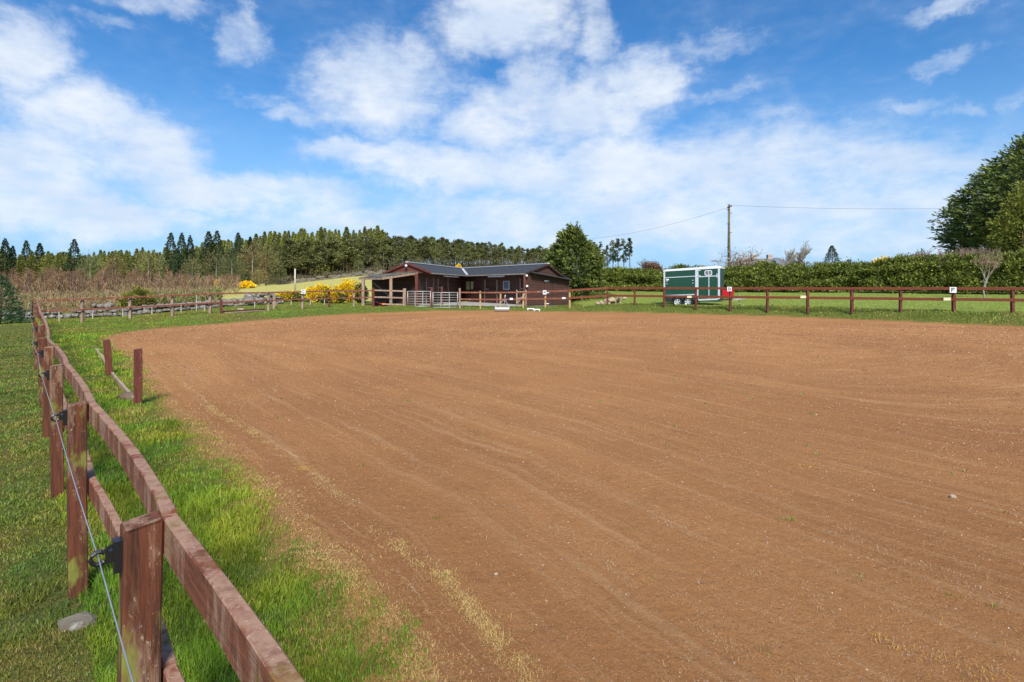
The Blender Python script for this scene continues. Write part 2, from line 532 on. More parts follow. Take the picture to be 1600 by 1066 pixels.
M['orange'] = plain('orange plastic', (0.80, 0.09, 0.02), 0.4)
M['purple'] = plain('purple plastic', (0.12, 0.045, 0.15), 0.5)
M['glassgrey'] = plain('tinted window', (0.16, 0.17, 0.19), 0.15, 0, 0.3, 12)
M['concrete'] = plain('concrete', (0.34, 0.32, 0.29), 0.85, 0, 0.18, 6, 0.3)
M['felt'] = plain('dark roofing felt', (0.036, 0.038, 0.042), 0.75, 0, 0.3, 4, 0.3, 20)
M['ridge'] = plain('pale ridge capping', (0.46, 0.47, 0.49), 0.55, 0, 0.15)
M['darkwood'] = plain('dark interior boards', (0.035, 0.014, 0.010), 0.8, 0, 0.3, 5)
M['slate'] = plain('slate roof', (0.13, 0.12, 0.12), 0.7, 0, 0.2, 2)
M['harl'] = plain('harled wall', (0.42, 0.34, 0.29), 0.85, 0, 0.12)
M['polewood'] = woodmat('old pole wood', (0.15, 0.12, 0.085), (0.22, 0.20, 0.15), (0.07, 0.05, 0.035), 0.9, 0.4)
M['bark'] = plain('brown bark', (0.13, 0.085, 0.06), 0.9, 0, 0.35, 3, 0.4)
M['barkpine'] = plain('pine bark', (0.19, 0.125, 0.085), 0.9, 0, 0.35, 1.5)
M['barkpale'] = plain('pale birch bark', (0.48, 0.42, 0.33), 0.8, 0, 0.35, 2)
M['barkgrey'] = plain('grey bark', (0.30, 0.26, 0.21), 0.85, 0, 0.3, 6)
M['leaf'] = leafmat('conifer foliage', trans=0.20)
M['leafy'] = leafmat('light foliage', trans=0.35)
M['twig'] = leafmat('bare twigs', trans=0.0, rough=0.85)
M['blade'] = leafmat('grass blades', trans=0.38, rough=0.5)
M['straw'] = leafmat('dry straw', trans=0.1, rough=0.8)
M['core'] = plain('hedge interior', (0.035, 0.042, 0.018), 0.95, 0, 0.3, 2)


def boardmat(name, c, c2, pitch=0.14):
    m, t, b = newmat(name)
    co = t.add('ShaderNodeTexCoord').outputs['Object']
    sp = t.add('ShaderNodeSeparateXYZ'); t.l.new(co, sp.inputs[0])
    fr = t.math('FRACT', t.math('DIVIDE', sp.outputs[2], pitch))
    gap = t.sm(fr, 0.0, 0.14)
    n = t.noise(t.scale(co, (1.5, 1.5, 14)), 1.0, 6, 0.6)
    base = t.mix(t.sm(n, 0.3, 0.7), c, c2)
    idn = t.noise(t.scale(co, (0.25, 0.25, 7.1)), 1.0, 1)
    base = t.mix(t.sm(idn, 0.35, 0.65, 0.0, 0.4), base, tuple(x * 0.6 for x in c))
    t.put(b.inputs['Base Color'], base); b.inputs['Roughness'].default_value = 0.75
    bp = t.add('ShaderNodeBump'); bp.inputs['Strength'].default_value = 0.9; bp.inputs['Distance'].default_value = 0.03
    t.put(bp.inputs['Height'], t.math('ADD', gap, t.math('MULTIPLY', fr, 0.4))); t.l.new(bp.outputs[0], b.inputs['Normal'])
    return m


M['board'] = boardmat('brown shiplap boards', (0.070, 0.027, 0.018), (0.105, 0.046, 0.033))
M['boardred'] = boardmat('red brown gable boards', (0.13, 0.030, 0.020), (0.17, 0.046, 0.030))


def stonemat(name, a, b_, lich=0.5):
    m, t, b = newmat(name)
    co = t.add('ShaderNodeTexCoord').outputs['Object']
    n = t.noise(co, 3.1, 6, 0.65)
    base = t.mix(t.sm(n, 0.35, 0.65), a, b_)
    ci = t.vor(co, 2.2, 'Color')
    sp = t.add('ShaderNodeSeparateColor'); t.l.new(ci, sp.inputs[0])
    base = t.mix(t.math('MULTIPLY', sp.outputs[0], 0.5), base, tuple(x * 0.5 for x in a))
    l = t.noise(co, 9.0, 4, 0.6)
    base = t.mix(t.math('MULTIPLY', t.sm(l, 0.55, 0.66), lich), base, (0.55, 0.52, 0.46))
    t.put(b.inputs['Base Color'], base); b.inputs['Roughness'].default_value = 0.9
    bp = t.add('ShaderNodeBump'); bp.inputs['Strength'].default_value = 0.7; bp.inputs['Distance'].default_value = 0.03
    t.put(bp.inputs['Height'], t.noise(co, 14, 5, 0.65)); t.l.new(bp.outputs[0], b.inputs['Normal'])
    return m


M['stone'] = stonemat('grey field stone', (0.23, 0.20, 0.175), (0.14, 0.125, 0.11), 0.7)
M['stonewarm'] = stonemat('pale warm stone', (0.50, 0.36, 0.24), (0.38, 0.27, 0.18), 0.5)
M['stonedull'] = stonemat('dull wall stone', (0.19, 0.16, 0.12), (0.12, 0.10, 0.075), 0.4)


# ground ------------------------------------------------------------
def groundmat():
    m, t, b = newmat('turf and soil')
    g = t.add('ShaderNodeNewGeometry').outputs['Position']
    za = t.add('ShaderNodeAttribute', attribute_name='Col')
    zone = za.outputs['Color']
    n1 = t.noise(g, 1.6, 6, 0.65)
    n2 = t.noise(g, 9.0, 6, 0.7)
    n3 = t.noise(g, 70.0, 4, 0.7)
    c = t.mix(t.math('MULTIPLY', t.sm(n2, 0.42, 0.66), 0.55), zone, (0.24, 0.19, 0.055))
    c = t.mix(t.math('MULTIPLY', t.sm(n1, 0.5, 0.7), 0.40), c, (0.045, 0.085, 0.012))
    c = t.mix(t.sm(n3, 0.35, 0.75, 0.0, 0.55), c, (0.05, 0.035, 0.014))
    sandy = t.mix(t.sm(n3, 0.35, 0.65), (0.30, 0.130, 0.048), (0.44, 0.25, 0.10))
    c = t.mix(za.outputs['Alpha'], c, sandy)
    t.put(b.inputs['Base Color'], c); b.inputs['Roughness'].default_value = 0.95
    b.inputs['Specular IOR Level'].default_value = 0.1
    bp = t.add('ShaderNodeBump'); bp.inputs['Strength'].default_value = 0.8; bp.inputs['Distance'].default_value = 0.03
    t.put(bp.inputs['Height'], t.math('ADD', n2, n3)); t.l.new(bp.outputs[0], b.inputs['Normal'])
    return m


def arenamat():
    m, t, b = newmat('arena sand')
    g = t.add('ShaderNodeNewGeometry').outputs['Position']
    uv = t.add('ShaderNodeAttribute', attribute_name='track').outputs['Vector']
    wob = t.vm('MULTIPLY', t.vm('SUBTRACT', t.noise(g, 0.5, 3, 0.5, col=True), (0.5, 0.5, 0.5)), (0, 0.07, 0))
    uv = t.vm('ADD', uv, wob)
    big = t.noise(g, 0.22, 4, 0.6)
    mid = t.noise(g, 3.0, 5, 0.65)
    st1 = t.noise(t.scale(uv, (0.12, 1.5, 0.12)), 1.0, 4, 0.55)
    st2 = t.noise(t.scale(uv, (0.22, 9.0, 0.22)), 1.0, 5, 0.65)
    st3 = t.noise(t.scale(uv, (0.8, 26.0, 0.8)), 1.0, 4, 0.6)
    gr = t.noise(g, 70.0, 6, 0.8)
    fine = t.noise(g, 210.0, 3, 0.7)
    c = t.mix(t.sm(big, 0.35, 0.65), (0.370, 0.165, 0.060), (0.450, 0.212, 0.078))
    c = t.mix(t.sm(st1, 0.38, 0.64, 0.0, 0.42), c, (0.27, 0.110, 0.040))
    c = t.mix(t.sm(st2, 0.50, 0.70, 0.0, 0.46), c, (0.52, 0.30, 0.145))
    c = t.mix(t.sm(st3, 0.45, 0.30, 0.0, 0.20), c, (0.19, 0.082, 0.034))
    c = t.mix(t.sm(mid, 0.5, 0.75, 0.0, 0.35), c, (0.23, 0.098, 0.038))
    # dry straw-coloured wheel lines
    strip = t.math('MULTIPLY', t.sm(st3, 0.58, 0.72), t.math('MULTIPLY', t.sm(st1, 0.54, 0.62), t.sm(gr, 0.40, 0.60)))
    c = t.mix(t.math('MULTIPLY', strip, 0.8), c, (0.62, 0.46, 0.28))
    # rough crumb: dark and light grains
    c = t.mix(t.sm(gr, 0.47, 0.30, 0.0, 0.75), c, (0.10, 0.042, 0.018))
    c = t.mix(t.sm(fine, 0.56, 0.74, 0.0, 0.7), c, (0.56, 0.34, 0.18))
    v = t.vor(g, 75.0, 'Distance'); vc = t.vor(g, 75.0, 'Color')
    sp = t.add('ShaderNodeSeparateColor'); t.l.new(vc, sp.inputs[0])
    peb = t.math('MULTIPLY', t.sm(v, 0.24, 0.16), t.math('GREATER_THAN', sp.outputs[0], 0.74))
    c = t.mix(t.math('MULTIPLY', peb, t.sm(sp.outputs[1], 0, 1, 0.2, 1.0)), c, (0.62, 0.48, 0.38))
    v2 = t.vor(g, 17.0, 'Distance'); vc2 = t.vor(g, 17.0, 'Color')
    sp2 = t.add('ShaderNodeSeparateColor'); t.l.new(vc2, sp2.inputs[0])
    peb2 = t.math('MULTIPLY', t.sm(v2, 0.12, 0.06), t.math('GREATER_THAN', sp2.outputs[0], 0.86))
    c = t.mix(peb2, c, (0.70, 0.58, 0.47))
    t.put(b.inputs['Base Color'], c); b.inputs['Roughness'].default_value = 0.95
    b.inputs['Specular IOR Level'].default_value = 0.12
    h = t.math('ADD', t.math('MULTIPLY', gr, 0.6), t.math('MULTIPLY', t.math('ADD', st2, t.math('MULTIPLY', st3, 0.4)), 0.60))
    h = t.math('ADD', h, t.math('ADD', t.math('MULTIPLY', fine, 0.25), t.math('MULTIPLY', t.noise(g, 14, 4, 0.6), 0.8)))
    bp = t.add('ShaderNodeBump'); bp.inputs['Strength'].default_value = 1.0; bp.inputs['Distance'].default_value = 0.024
    t.put(bp.inputs['Height'], h); t.l.new(bp.outputs[0], b.inputs['Normal'])
    return m


# fence line on the left: posts (px, top py, depth)
LF = [(222, 813, 1.575), (121, 628, 3.19), (88.5, 570.5, 4.77), (76, 541, 6.35), (65.5, 528.5, 7.95), (64.5, 507, 9.55), (58.5, 492.5, 11.2),
      (56, 485.5, 12.8)]
LFP = [(X(a, c), c, ZH(b, c)) for a, b, c in LF]
LFP = [(0.335, 0.0, 0.94)] + LFP
cxn, cyn = X(54, 25.1), 25.1
for k in range(1, 9):
    t_ = k / 8
    a = LFP[8]
    LFP.append((a[0] + (cxn - a[0]) * t_, a[1] + (cyn - a[1]) * t_, 1.06 + 0.02 * math.sin(k)) if k < 8 else (cxn, cyn, 1.04))
    if k == 8: break
LFP = LFP[:9] + LFP[9:]
lfx = np.array([p[0] for p in LFP]); lfy = np.array([p[1] for p in LFP])


def left_of_fence(x, y):
    return x < np.interp(y, lfy, lfx, left=3.0, right=-999)


def zone_color(x, y, d):
    """base turf colour of each place: lush verge, cropped pasture, pale field, mown lawn, woodland floor"""
    c = np.tile(np.array([0.095, 0.150, 0.022]), (len(x), 1))
    past = left_of_fence(x, y) & (y < 27)
    c[past] = (0.11, 0.135, 0.035)
    px = np.where(y > 1, x / np.maximum(y, 1) * F + 800, 0) + (fbm(x * .4, y * .4, 55, 3) - .5) * 30
    lawn = (d > 2.6) & (y > 22) & (px > 905) & (y < 70)
    c[lawn] = (0.24, 0.31, 0.06)
    rough = (y > 27) & (px < 420) & (y < 75)
    c[rough] = (0.110, 0.130, 0.032)
    fld = (y > 48) & (y < 152) & (px > 340) & (px < 760)
    c[fld] = (0.62, 0.56, 0.17)
    wood = (y > 37) & (px < 345); c[wood] = (0.15, 0.11, 0.05)
    wood = (y > 150); c[wood] = (0.06, 0.05, 0.025)
    e = np.clip(1 - d / 0.5, 0, 1)[:, None] * 0.75
    c = c * (1 - e) + np.array([0.26, 0.17, 0.07]) * e
    return c


azs = np.concatenate([np.arange(-180, -50, 2.5), np.arange(-50, 50, 0.22), np.arange(50, 180, 2.5)])
rs = np.concatenate([[0.15], np.geomspace(0.6, 60, 300), np.geomspace(61, 3000, 80)])
AZ, RR = np.meshgrid(np.radians(azs), rs)
tx = (np.sin(AZ) * RR).ravel(); ty = (np.cos(AZ) * RR).ravel()
td = sdist(tx, ty)
tz = gz(tx, ty, td)
na, nr = len(azs), len(rs)
idx = np.arange(na * nr).reshape(nr, na)
q = np.stack([idx[:-1], np.roll(idx, -1, 1)[:-1], np.roll(idx, -1, 1)[1:], idx[1:]], -1).reshape(-1, 4)[:, ::-1]
ground = mk('ground', np.stack([tx, ty, tz], 1), q, groundmat(), smooth=True, col=zone_color(tx, ty, td), alpha=np.clip(1.25 - (td + (fbm(tx * 3, ty * 3, 19, 3) - .5) * .3) / 0.30, 0, 1) * (td > -1))
tag(ground, kind='structure')

# arena surface: one sheet of rings that shrink to the middle, so wheel tracks can follow the outline
bd = catmull([tuple(p) for p in ARENA], 8)
seg = np.hypot(*(np.roll(bd, -1, 0) - bd).T); arc = np.concatenate([[0], np.cumsum(seg)])[:-1]
ctr = np.array([6.0, 17.0])
edge = (fbm(bd[:, 0] * 1.5, bd[:, 1] * 1.5, 3, 4) - 0.5) * 0.16 - 0.06
nrm = bd - ctr; nrm /= np.hypot(*nrm.T)[:, None]
bdj = bd + nrm * edge[:, None]
ks = [1, 0.985, 0.95, 0.9, 0.8, 0.6, 0.4, 0.2, 0.05]
av = []; au = []
for k in ks:
    p = ctr + (bdj - ctr) * k
    av.append(np.column_stack([p, np.full(len(p), 0.006)]))
    RA = seg.sum() / (2 * np.pi); au.append(np.column_stack([RA * np.cos(arc / RA), np.full(len(p), (1 - k) * 15.0), RA * np.sin(arc / RA)]))
nb = len(bd)
ii = np.arange(nb * len(ks)).reshape(len(ks), nb)
q = np.stack([ii[:-1], np.roll(ii, -1, 1)[:-1], np.roll(ii, -1, 1)[1:], ii[1:]], -1).reshape(-1, 4)
va = np.concatenate(av); ua = np.concatenate(au)
cap = [list(ii[-1])]
am = mk('riding_arena', va, [tuple(int(j) for j in f) for f in q] + [tuple(int(j) for j in c) for c in cap], arenamat(), uv=ua)
import bmesh
bm = bmesh.new(); bm.from_mesh(am.data); bmesh.ops.recalc_face_normals(bm, faces=bm.faces)
if sum(f.normal.z for f in bm.faces) < 0: bmesh.ops.reverse_faces(bm, faces=bm.faces)
bm.to_mesh(am.data); bm.free()
am.name = 'sand_field'
tag(am, kind='structure')


# ------------------------------------------------------------------ grass blades
def blades(name, x, y, z, h, w, col, mat, lean=0.45, flat=False):
    n = len(x)
    a = rng.uniform(0, 2 * np.pi, n); ca, sa = np.cos(a), np.sin(a)
    b = rng.uniform(0, 2 * np.pi, n); le = np.abs(rng.normal(lean, 0.25, n)) * h
    lx, ly = np.cos(b) * le, np.sin(b) * le
    v = np.empty((n, 5, 3))
    v[:, 0] = np.stack([x - ca * w, y - sa * w, z - 0.005], 1)
    v[:, 1] = np.stack([x + ca * w, y + sa * w, z - 0.005], 1)
    v[:, 2] = np.stack([x + ca * w * .8 + lx * .35, y + sa * w * .8 + ly * .35, z + h * .6], 1)
    v[:, 3] = np.stack([x - ca * w * .8 + lx * .35, y - sa * w * .8 + ly * .35, z + h * .6], 1)
    v[:, 4] = np.stack([x + lx, y + ly, z + h * (0.95 if not flat else 0.7)], 1)
    base = np.arange(n)[:, None] * 5
    f1 = base + np.array([0, 1, 2]); f2 = base + np.array([0, 2, 3]); f3 = base + np.array([3, 2, 4])
    f = np.concatenate([f1, f2, f3])
    c = np.repeat(col, 5, axis=0)
    return mk(name, v.reshape(-1, 3), f, mat, col=c)


NC = 1500000
ca_ = R(1) * rng.uniform(-52, 52, NC)
cr_ = 0.9 * (52 / 0.9) ** rng.uniform(0, 1, NC) ** 0.9
gx = np.sin(ca_) * cr_; gy = np.cos(ca_) * cr_
# quick reject of most of the arena
inner = (np.abs(np.degrees(ca_)) < 40) & (cr_ < 20) & (gx > -0.78 * gy + 3.0)
gx, gy = gx[~inner], gy[~inner]
gd = sdist(gx, gy)
eg = (fbm(gx * 2.0, gy * 2.0, 31, 4) - 0.5)
dd = gd + eg * 0.55
keep = dd > 0.02
gx, gy, gd, dd = gx[keep], gy[keep], gd[keep], dd[keep]
r = np.hypot(gx, gy)
past = left_of_fence(gx, gy) & (gy < 27)
patch = fbm(gx * 1.5, gy * 1.5, 41, 4); patch2 = fbm(gx * 5.0, gy * 5.0, 47, 3)
# thin near the arena, in bare patches, and beyond 3 m
p = np.where(dd < 0.35, 0.25 + dd * 2.0, 1.0) * np.where(patch2 < 0.36, 0.35, 1.0)
p = p * np.where(r < 2.5, (r / 2.5) ** 1.2, 1.0)
keep = rng.uniform(0, 1, len(gx)) < p
pxg = np.where(gy > 1, gx / np.maximum(gy, 1) * F + 800, 0)
keep &= ~((pxg > 560) & (pxg < 900) & (gy > 41))
gx, gy, gd, dd, r, past, patch, patch2, pxg = [q_[keep] for q_ in (gx, gy, gd, dd, r, past, patch, patch2, pxg)]
gzv = gz(gx, gy, gd)
n = len(gx)
h = np.where(past, 0.042, 0.072) * rng.uniform(0.5, 1.3, n) * (0.5 + patch * 1.1) * np.where(past, 1, np.clip(0.45 + dd * 1.1, 0.45, 1.15))
lawn = (pxg > 905) & (gd > 2.6) & (gy > 20)
h[lawn] *= 0.45
h[gy > 20] *= 0.6
clump = vnoise(gx * 3.2, gy * 3.2, 52) * vnoise(gx * 7.7, gy * 7.7, 53)
h *= 0.38 + 1.0 * clump
w = np.maximum(0.0017, 0.00055 * r) * rng.uniform(0.7, 1.3, n)
cg = np.array([0.185, 0.285, 0.026]) + np.array([0.13, 0.10, 0.01]) * (patch2[:, None] - 0.4) * 1.8
cg = cg * (0.45 + 1.1 * patch[:, None])
cg[:, 0] *= 0.75 + 0.6 * vnoise(gx * 2.3, gy * 2.3, 58)
cg[past] = cg[past] * np.array([0.95, 0.88, 1.3]) * (0.7 + 0.7 * fbm(gx[past] * .8, gy[past] * .8, 99, 4))[:, None]
far = (gy > 20)
fv = fbm(gx * .7, gy * .7, 91, 4)[far][:, None]
cg[far] = np.array([0.19, 0.27, 0.030]) * (1.5 - fv) + np.array([0.16, 0.05, 0.02]) * np.clip(fv * 4 - 1.8, 0, 1)
cg[lawn] = np.array([0.34, 0.45, 0.085]) * (0.85 + 0.3 * patch[lawn][:, None])
bank = far & (pxg > 900) & ~lawn
h[bank] *= 2.0
cg[bank] = np.array([0.20, 0.24, 0.040]) * (0.45 + 1.0 * patch[bank][:, None]) + np.array([0.13, 0.07, 0.02]) * np.clip(fbm(gx * 1.1, gy * .8, 93, 3)[bank][:, None] * 4 - 1.9, 0, 1)
dryp = np.clip(0.12 + (0.22 - dd) * 1.2 + (patch2 - 0.50) * 2.2, 0.08, 0.9)
dryp = np.clip(dryp + np.clip(fbm(gx * 1.3, gy * 1.3, 97, 3) - .50, 0, 1) * 2.6, 0.06, 0.9)
dryp = np.where(past, np.clip(0.16 + (patch2 - 0.48) * 2.6 + (fbm(gx * .9, gy * .9, 98, 3) - .5) * 1.2, 0.04, 0.7), dryp)
dry = rng.uniform(0, 1, n) < dryp
cg[dry] = np.array([0.44, 0.33, 0.10])[None] * rng.uniform(0.55, 1.15, (dry.sum(), 1))
mossy = (vnoise(gx * 1.1, gy * 1.1, 77) > 0.70) & ((gd > 0.9) & (gy < 20)) & ~past & (rng.uniform(0, 1, n) < 0.6)
cg[mossy] = np.array([0.36, 0.24, 0.03])[None] * rng.uniform(0.5, 1.1, (mossy.sum(), 1))
h[mossy] *= 0.4; h[dry] *= 0.6
cg *= rng.uniform(0.7, 1.3, (n, 1))
cg = np.clip(cg, 0.005, 0.9)
print('blades', n)
go = blades('grass', gx[~past], gy[~past], gzv[~past], h[~past], w[~past], cg[~past], M['blade'], 0.45)
tag(go, 'lush green grass of the verge between fence and sand', 'grass', kind='stuff')
go = blades('pasture_grass', gx[past], gy[past], gzv[past], h[past], w[past], cg[past], M['blade'], 0.9)
tag(go, 'short cropped pasture grass left of the near fence', 'grass', kind='stuff')

# dry straw strands along the arena edge and in the wheel lines
ns = 900000
sa_ = R(1) * rng.uniform(-48, 44, ns); sr_ = 1.6 * (26 / 1.6) ** rng.uniform(0, 1, ns)
sx = np.sin(sa_) * sr_; sy = np.cos(sa_) * sr_
sd = sdist(sx, sy) + (fbm(sx * 0.7, sy * 0.7, 61, 3) - 0.5) * 0.30
line = np.exp(-((sd + 0.34) / 0.055) ** 2) * 1.0 + np.exp(-((sd - 0.02) / 0.13) ** 2) * 0.55 + 0.22 * np.exp(-((sd + 1.25) / 0.06) ** 2) + 0.16 * np.exp(-((sd + 1.9) / 0.07) ** 2) + 0.14 * np.exp(-((sd + 2.7) / 0.08) ** 2) + 0.12 * np.exp(-((sd + 3.9) / 0.09) ** 2) + (sd < 0) * 0.012
line *= np.clip(fbm(sx * 1.8, sy * 1.8, 71, 3) * 3.6 - 1.1, 0.28, 1) * np.clip(fbm(sx * 9, sy * 9, 73, 2) * 4 - 1.3, 0.15, 1)
kp = (rng.uniform(0, 1, ns) < line) & (sd < 0.9)
sx, sy, sd, sr_ = sx[kp], sy[kp], sd[kp], sr_[kp]
n = len(sx)
sz = np.maximum(gz(sx, sy), 0.008) + rng.uniform(0, 0.006, n)
a = rng.uniform(0, np.pi, n); L = rng.uniform(0.002, 0.008, n) * np.clip(sr_ / 3.5, 1, 4) * np.where(rng.uniform(0, 1, n) < .05, 3, 1); wd = np.maximum(0.0005, 0.00022 * sr_)
dx, dy = np.cos(a) * L, np.sin(a) * L; ox, oy = -np.sin(a) * wd, np.cos(a) * wd
lift = rng.uniform(0, 0.012, n)
v = np.stack([np.stack([sx - dx - ox, sy - dy - oy, sz], 1), np.stack([sx + dx - ox, sy + dy - oy, sz + lift], 1),
              np.stack([sx + dx + ox, sy + dy + oy, sz + lift], 1), np.stack([sx - dx + ox, sy - dy + oy, sz], 1)], 1)
cs = np.array([0.68, 0.47, 0.17])[None] * rng.uniform(0.5, 1.1, (n, 1))
inn = sd < -0.9; cs[inn] = np.array([0.56, 0.38, 0.22]) * rng.uniform(0.6, 1.0, (inn.sum(), 1))
yel = (vnoise(sx * 1.6, sy * 1.6, 88) > 0.78) & (rng.uniform(0, 1, n) < 0.5); cs[yel] = (0.62, 0.36, 0.035)
so = mk('straw', v.reshape(-1, 3), np.arange(n * 4).reshape(n, 4), M['straw'], col=np.repeat(cs, 4, 0))
tag(so, 'dry yellow straw scattered along the edge of the sand', 'straw', kind='stuff')

# grit and small clods lying on the sand
nq = 230000
qa = R(1) * rng.uniform(-45, 48, nq); qr = 2.2 * (30 / 2.2) ** rng.uniform(0, 1, nq)
qx = np.sin(qa) * qr; qy = np.cos(qa) * qr; qd = sdist(qx, qy); kp = (qd < 0.1) & (rng.uniform(0, 1, nq) < 0.35 + 0.9 * fbm(qx * .8, qy * .8, 23, 3))
qx, qy, qr = qx[kp], qy[kp], qr[kp]; n = len(qx)
sz = np.maximum(0.0011, 0.00042 * qr) * rng.uniform(0.5, 1.5, n) * np.where(rng.uniform(0, 1, n) < .04, 2.0, 1)
th = rng.uniform(0, 6.28, n); v = np.empty((n, 4, 3))
for k in range(3):
    v[:, k] = np.stack([qx + np.cos(th + k * 2.1) * sz * rng.uniform(.7, 1.6, n), qy + np.sin(th + k * 2.1) * sz * rng.uniform(.7, 1.6, n), np.full(n, 0.0062)], 1)
v[:, 3] = np.stack([qx, qy, 0.0062 + sz * rng.uniform(.6, 1.4, n)], 1)
bq = np.arange(n)[:, None] * 4
fq = np.concatenate([bq + np.array(q_) for q_ in ((0, 1, 3), (1, 2, 3), (2, 0, 3))])
cq = np.tile(np.array([0.28, 0.12, 0.045]), (n, 1)); u_ = rng.uniform(0, 1, n)
cq[u_ < .42] = (0.12, 0.055, 0.028); cq[u_ > .66] = (0.50, 0.31, 0.18); cq[(u_ > .93) & (qr < 9)] = (0.66, 0.52, 0.42)
cq = cq * rng.uniform(.75, 1.2, (n, 1))
tag(mk('grit', v.reshape(-1, 3), fq, M['straw'], col=np.repeat(cq, 4, 0)), 'coarse grit and crumbs of soil on the sand', 'grit', kind='stuff')

# small weeds on the sand
wx = []; wy = []
for i in range(110):
    rr = 2.6 * (22 / 2.6) ** random.random(); aa = R(random.uniform(-25, 42))
    x0, y0 = math.sin(aa) * rr, math.cos(aa) * rr
    k = random.choice((2, 3, 4, 5, 7, 9, 14))
    wx += [x0 + random.gauss(0, 0.018) for _ in range(k)]; wy += [y0 + random.gauss(0, 0.014) for _ in range(k)]
wx = np.array(wx); wy = np.array(wy)
dq = sdist(wx, wy); kk = dq < -0.3; wx, wy = wx[kk], wy[kk]; n = len(wx)
rr = np.hypot(wx, wy)
cw = np.array([0.30, 0.34, 0.06])[None] * rng.uniform(0.7, 1.3, (n, 1))
wo = blades('weeds', wx, wy, np.full(n, 0.008), rng.uniform(0.012, 0.030, n), np.maximum(0.0015, 0.0006 * rr), cw, M['blade'], 0.9)
tag(wo, 'tiny green weeds sprouting through the sand', 'weeds', kind='stuff')


# ------------------------------------------------------------------ stones
def stone_mesh(mb, c, s, seed, rot=0):
    """an angular boulder: subdivided cube pushed to a lumpy block"""
    rnd = random.Random(seed)
    vs = []; fs = []
    bm2 = bmesh.new(); bmesh.ops.create_icosphere(bm2, subdivisions=2, radius=1.0)
    M3 = Matrix.Rotation(rot, 3, 'Z') @ Matrix.Rotation(rnd.uniform(-.25, .25), 3, 'X')
    o = Vector((rnd.uniform(0, 50), rnd.uniform(0, 50), rnd.uniform(0, 50)))
    for v in bm2.verts:
        p = v.co.copy()
        m = max(abs(p.x), abs(p.y), abs(p.z)); p = p.lerp(p / m, 0.45)
        p *= 1 + 0.30 * mnoise.noise(p * 1.1 + o) + 0.10 * mnoise.noise(p * 3.0 + o)
        p = Vector((p.x * s[0], p.y * s[1], p.z * s[2]))
        vs.append(Vector(c) + M3 @ p)
    for f in bm2.faces: fs.append(tuple(v.index for v in f.verts))
    bm2.free()
    mb.raw(vs, fs)


def stone(name, x, y, s, seed, mat, label, cat, sink=0.3, rot=0.0, group=None):
    z = g1(x, y) if cat != 'pebble' else 0.006
    mb = MB((x, y, z)); stone_mesh(mb, (x, y, z + s[2] * (1 - 2 * sink)), s, seed, rot)
    o = mb.build(name, mat, smooth=False); o.location = (x, y, z)
    tag(o, label, cat, group)
    return o


stone('rock', X(122, 2.86), 2.86, (0.085, 0.055, 0.048), 3, M['stonedull'], 'half buried pale rock in the grass below the second near fence post', 'rock', 0.52, 0.25)
stone('pebble', X(1489, 4.26), 4.26, (0.022, 0.017, 0.014), 5, M['stonewarm'], 'pale pebble at the end of a scuff on the sand', 'pebble', 0.1)
stone('pebble', X(775, 3.12), 3.12, (0.012, 0.010, 0.007), 8, M['stonewarm'], 'small pinkish pebble beside the straw line in the sand', 'pebble', 0.1)


# ------------------------------------------------------------------ fences
def fence_post(parent, org, x, y, ztop, w, mat, rz=0.0, lean=(0, 0), name='post', zb=None):
    zb = g1(x, y) if zb is None else zb
    zb0 = min(zb, ztop - 0.3) - 0.15
    mb = MB((x, y, zb0))
    Mr = Matrix.Rotation(rz, 3, 'Z')
    h = ztop - zb0
    ring = []
    c = 0.006
    hw = w / 2
    prof = [(-hw + c, -hw), (hw - c, -hw), (hw, -hw + c), (hw, hw - c), (hw - c, hw), (-hw + c, hw), (-hw, hw - c), (-hw, -hw + c)]
    lv = [0, h * 0.3, h * 0.6, h - 0.008, h]
    vs = []
    for i, z in enumerate(lv):
        k = 1.0 if i < 4 else 0.90
        jx = random.uniform(-.004, .004); jy = random.uniform(-.004, .004)
        for (a_, b_) in prof:
            slope = (a_ / w) * 0.012 if i >= 3 else 0
            vs.append(Vector((x, y, zb0 + z + slope)) + Mr @ Vector((a_ * k + jx, b_ * k + jy, 0)) + Vector((lean[0], lean[1], 0)) * z)
    fs = []
    for i in range(len(lv) - 1):
        for k in range(8): fs.append((i * 8 + k, i * 8 + (k + 1) % 8, (i + 1) * 8 + (k + 1) % 8, (i + 1) * 8 + k))
    fs.append(tuple(range((len(lv) - 1) * 8, len(lv) * 8)))
    mb.raw(vs, fs)
    o = mb.build(name, mat, parent)
    o.location = Vector((x, y, zb0)) - Vector(org)
    return o


def rail(parent, org, pts, w, h, mat, name='rail', wob=0.0):
    """board along pts (top edge height given), built along its own x axis"""
    pts = [Vector(p) for p in pts]
    o0 = pts[0]
    mb = MB(o0)
    d0 = (pts[-1] - pts[0]); d0.z = 0; d0.normalize()
    side = Vector((d0.y, -d0.x, 0))
    c = 0.004
    ring = [(-w / 2 + c, 0), (w / 2 - c, 0), (w / 2, -c), (w / 2, -h + c), (w / 2 - c, -h), (-w / 2 + c, -h), (-w / 2, -h + c), (-w / 2, -c)]
    vs = []
    for p in pts:
        j = Vector((0, 0, random.uniform(-wob, wob)))
        jw = random.uniform(0.95, 1.05)
        for a_, b_ in ring: vs.append(p + j + side * a_ * jw + Vector((0, 0, b_)))
    fs = []
    for i in range(len(pts) - 1):
        for k in range(8): fs.append((i * 8 + k, i * 8 + (k + 1) % 8, (i + 1) * 8 + (k + 1) % 8, (i + 1) * 8 + k))
    fs += [tuple(range(8))[::-1], tuple(range((len(pts) - 1) * 8, len(pts) * 8))]
    mb.raw(vs, fs)
    o = mb.build(name, mat, parent)
    o.location = o0 - Vector(org)
    return o


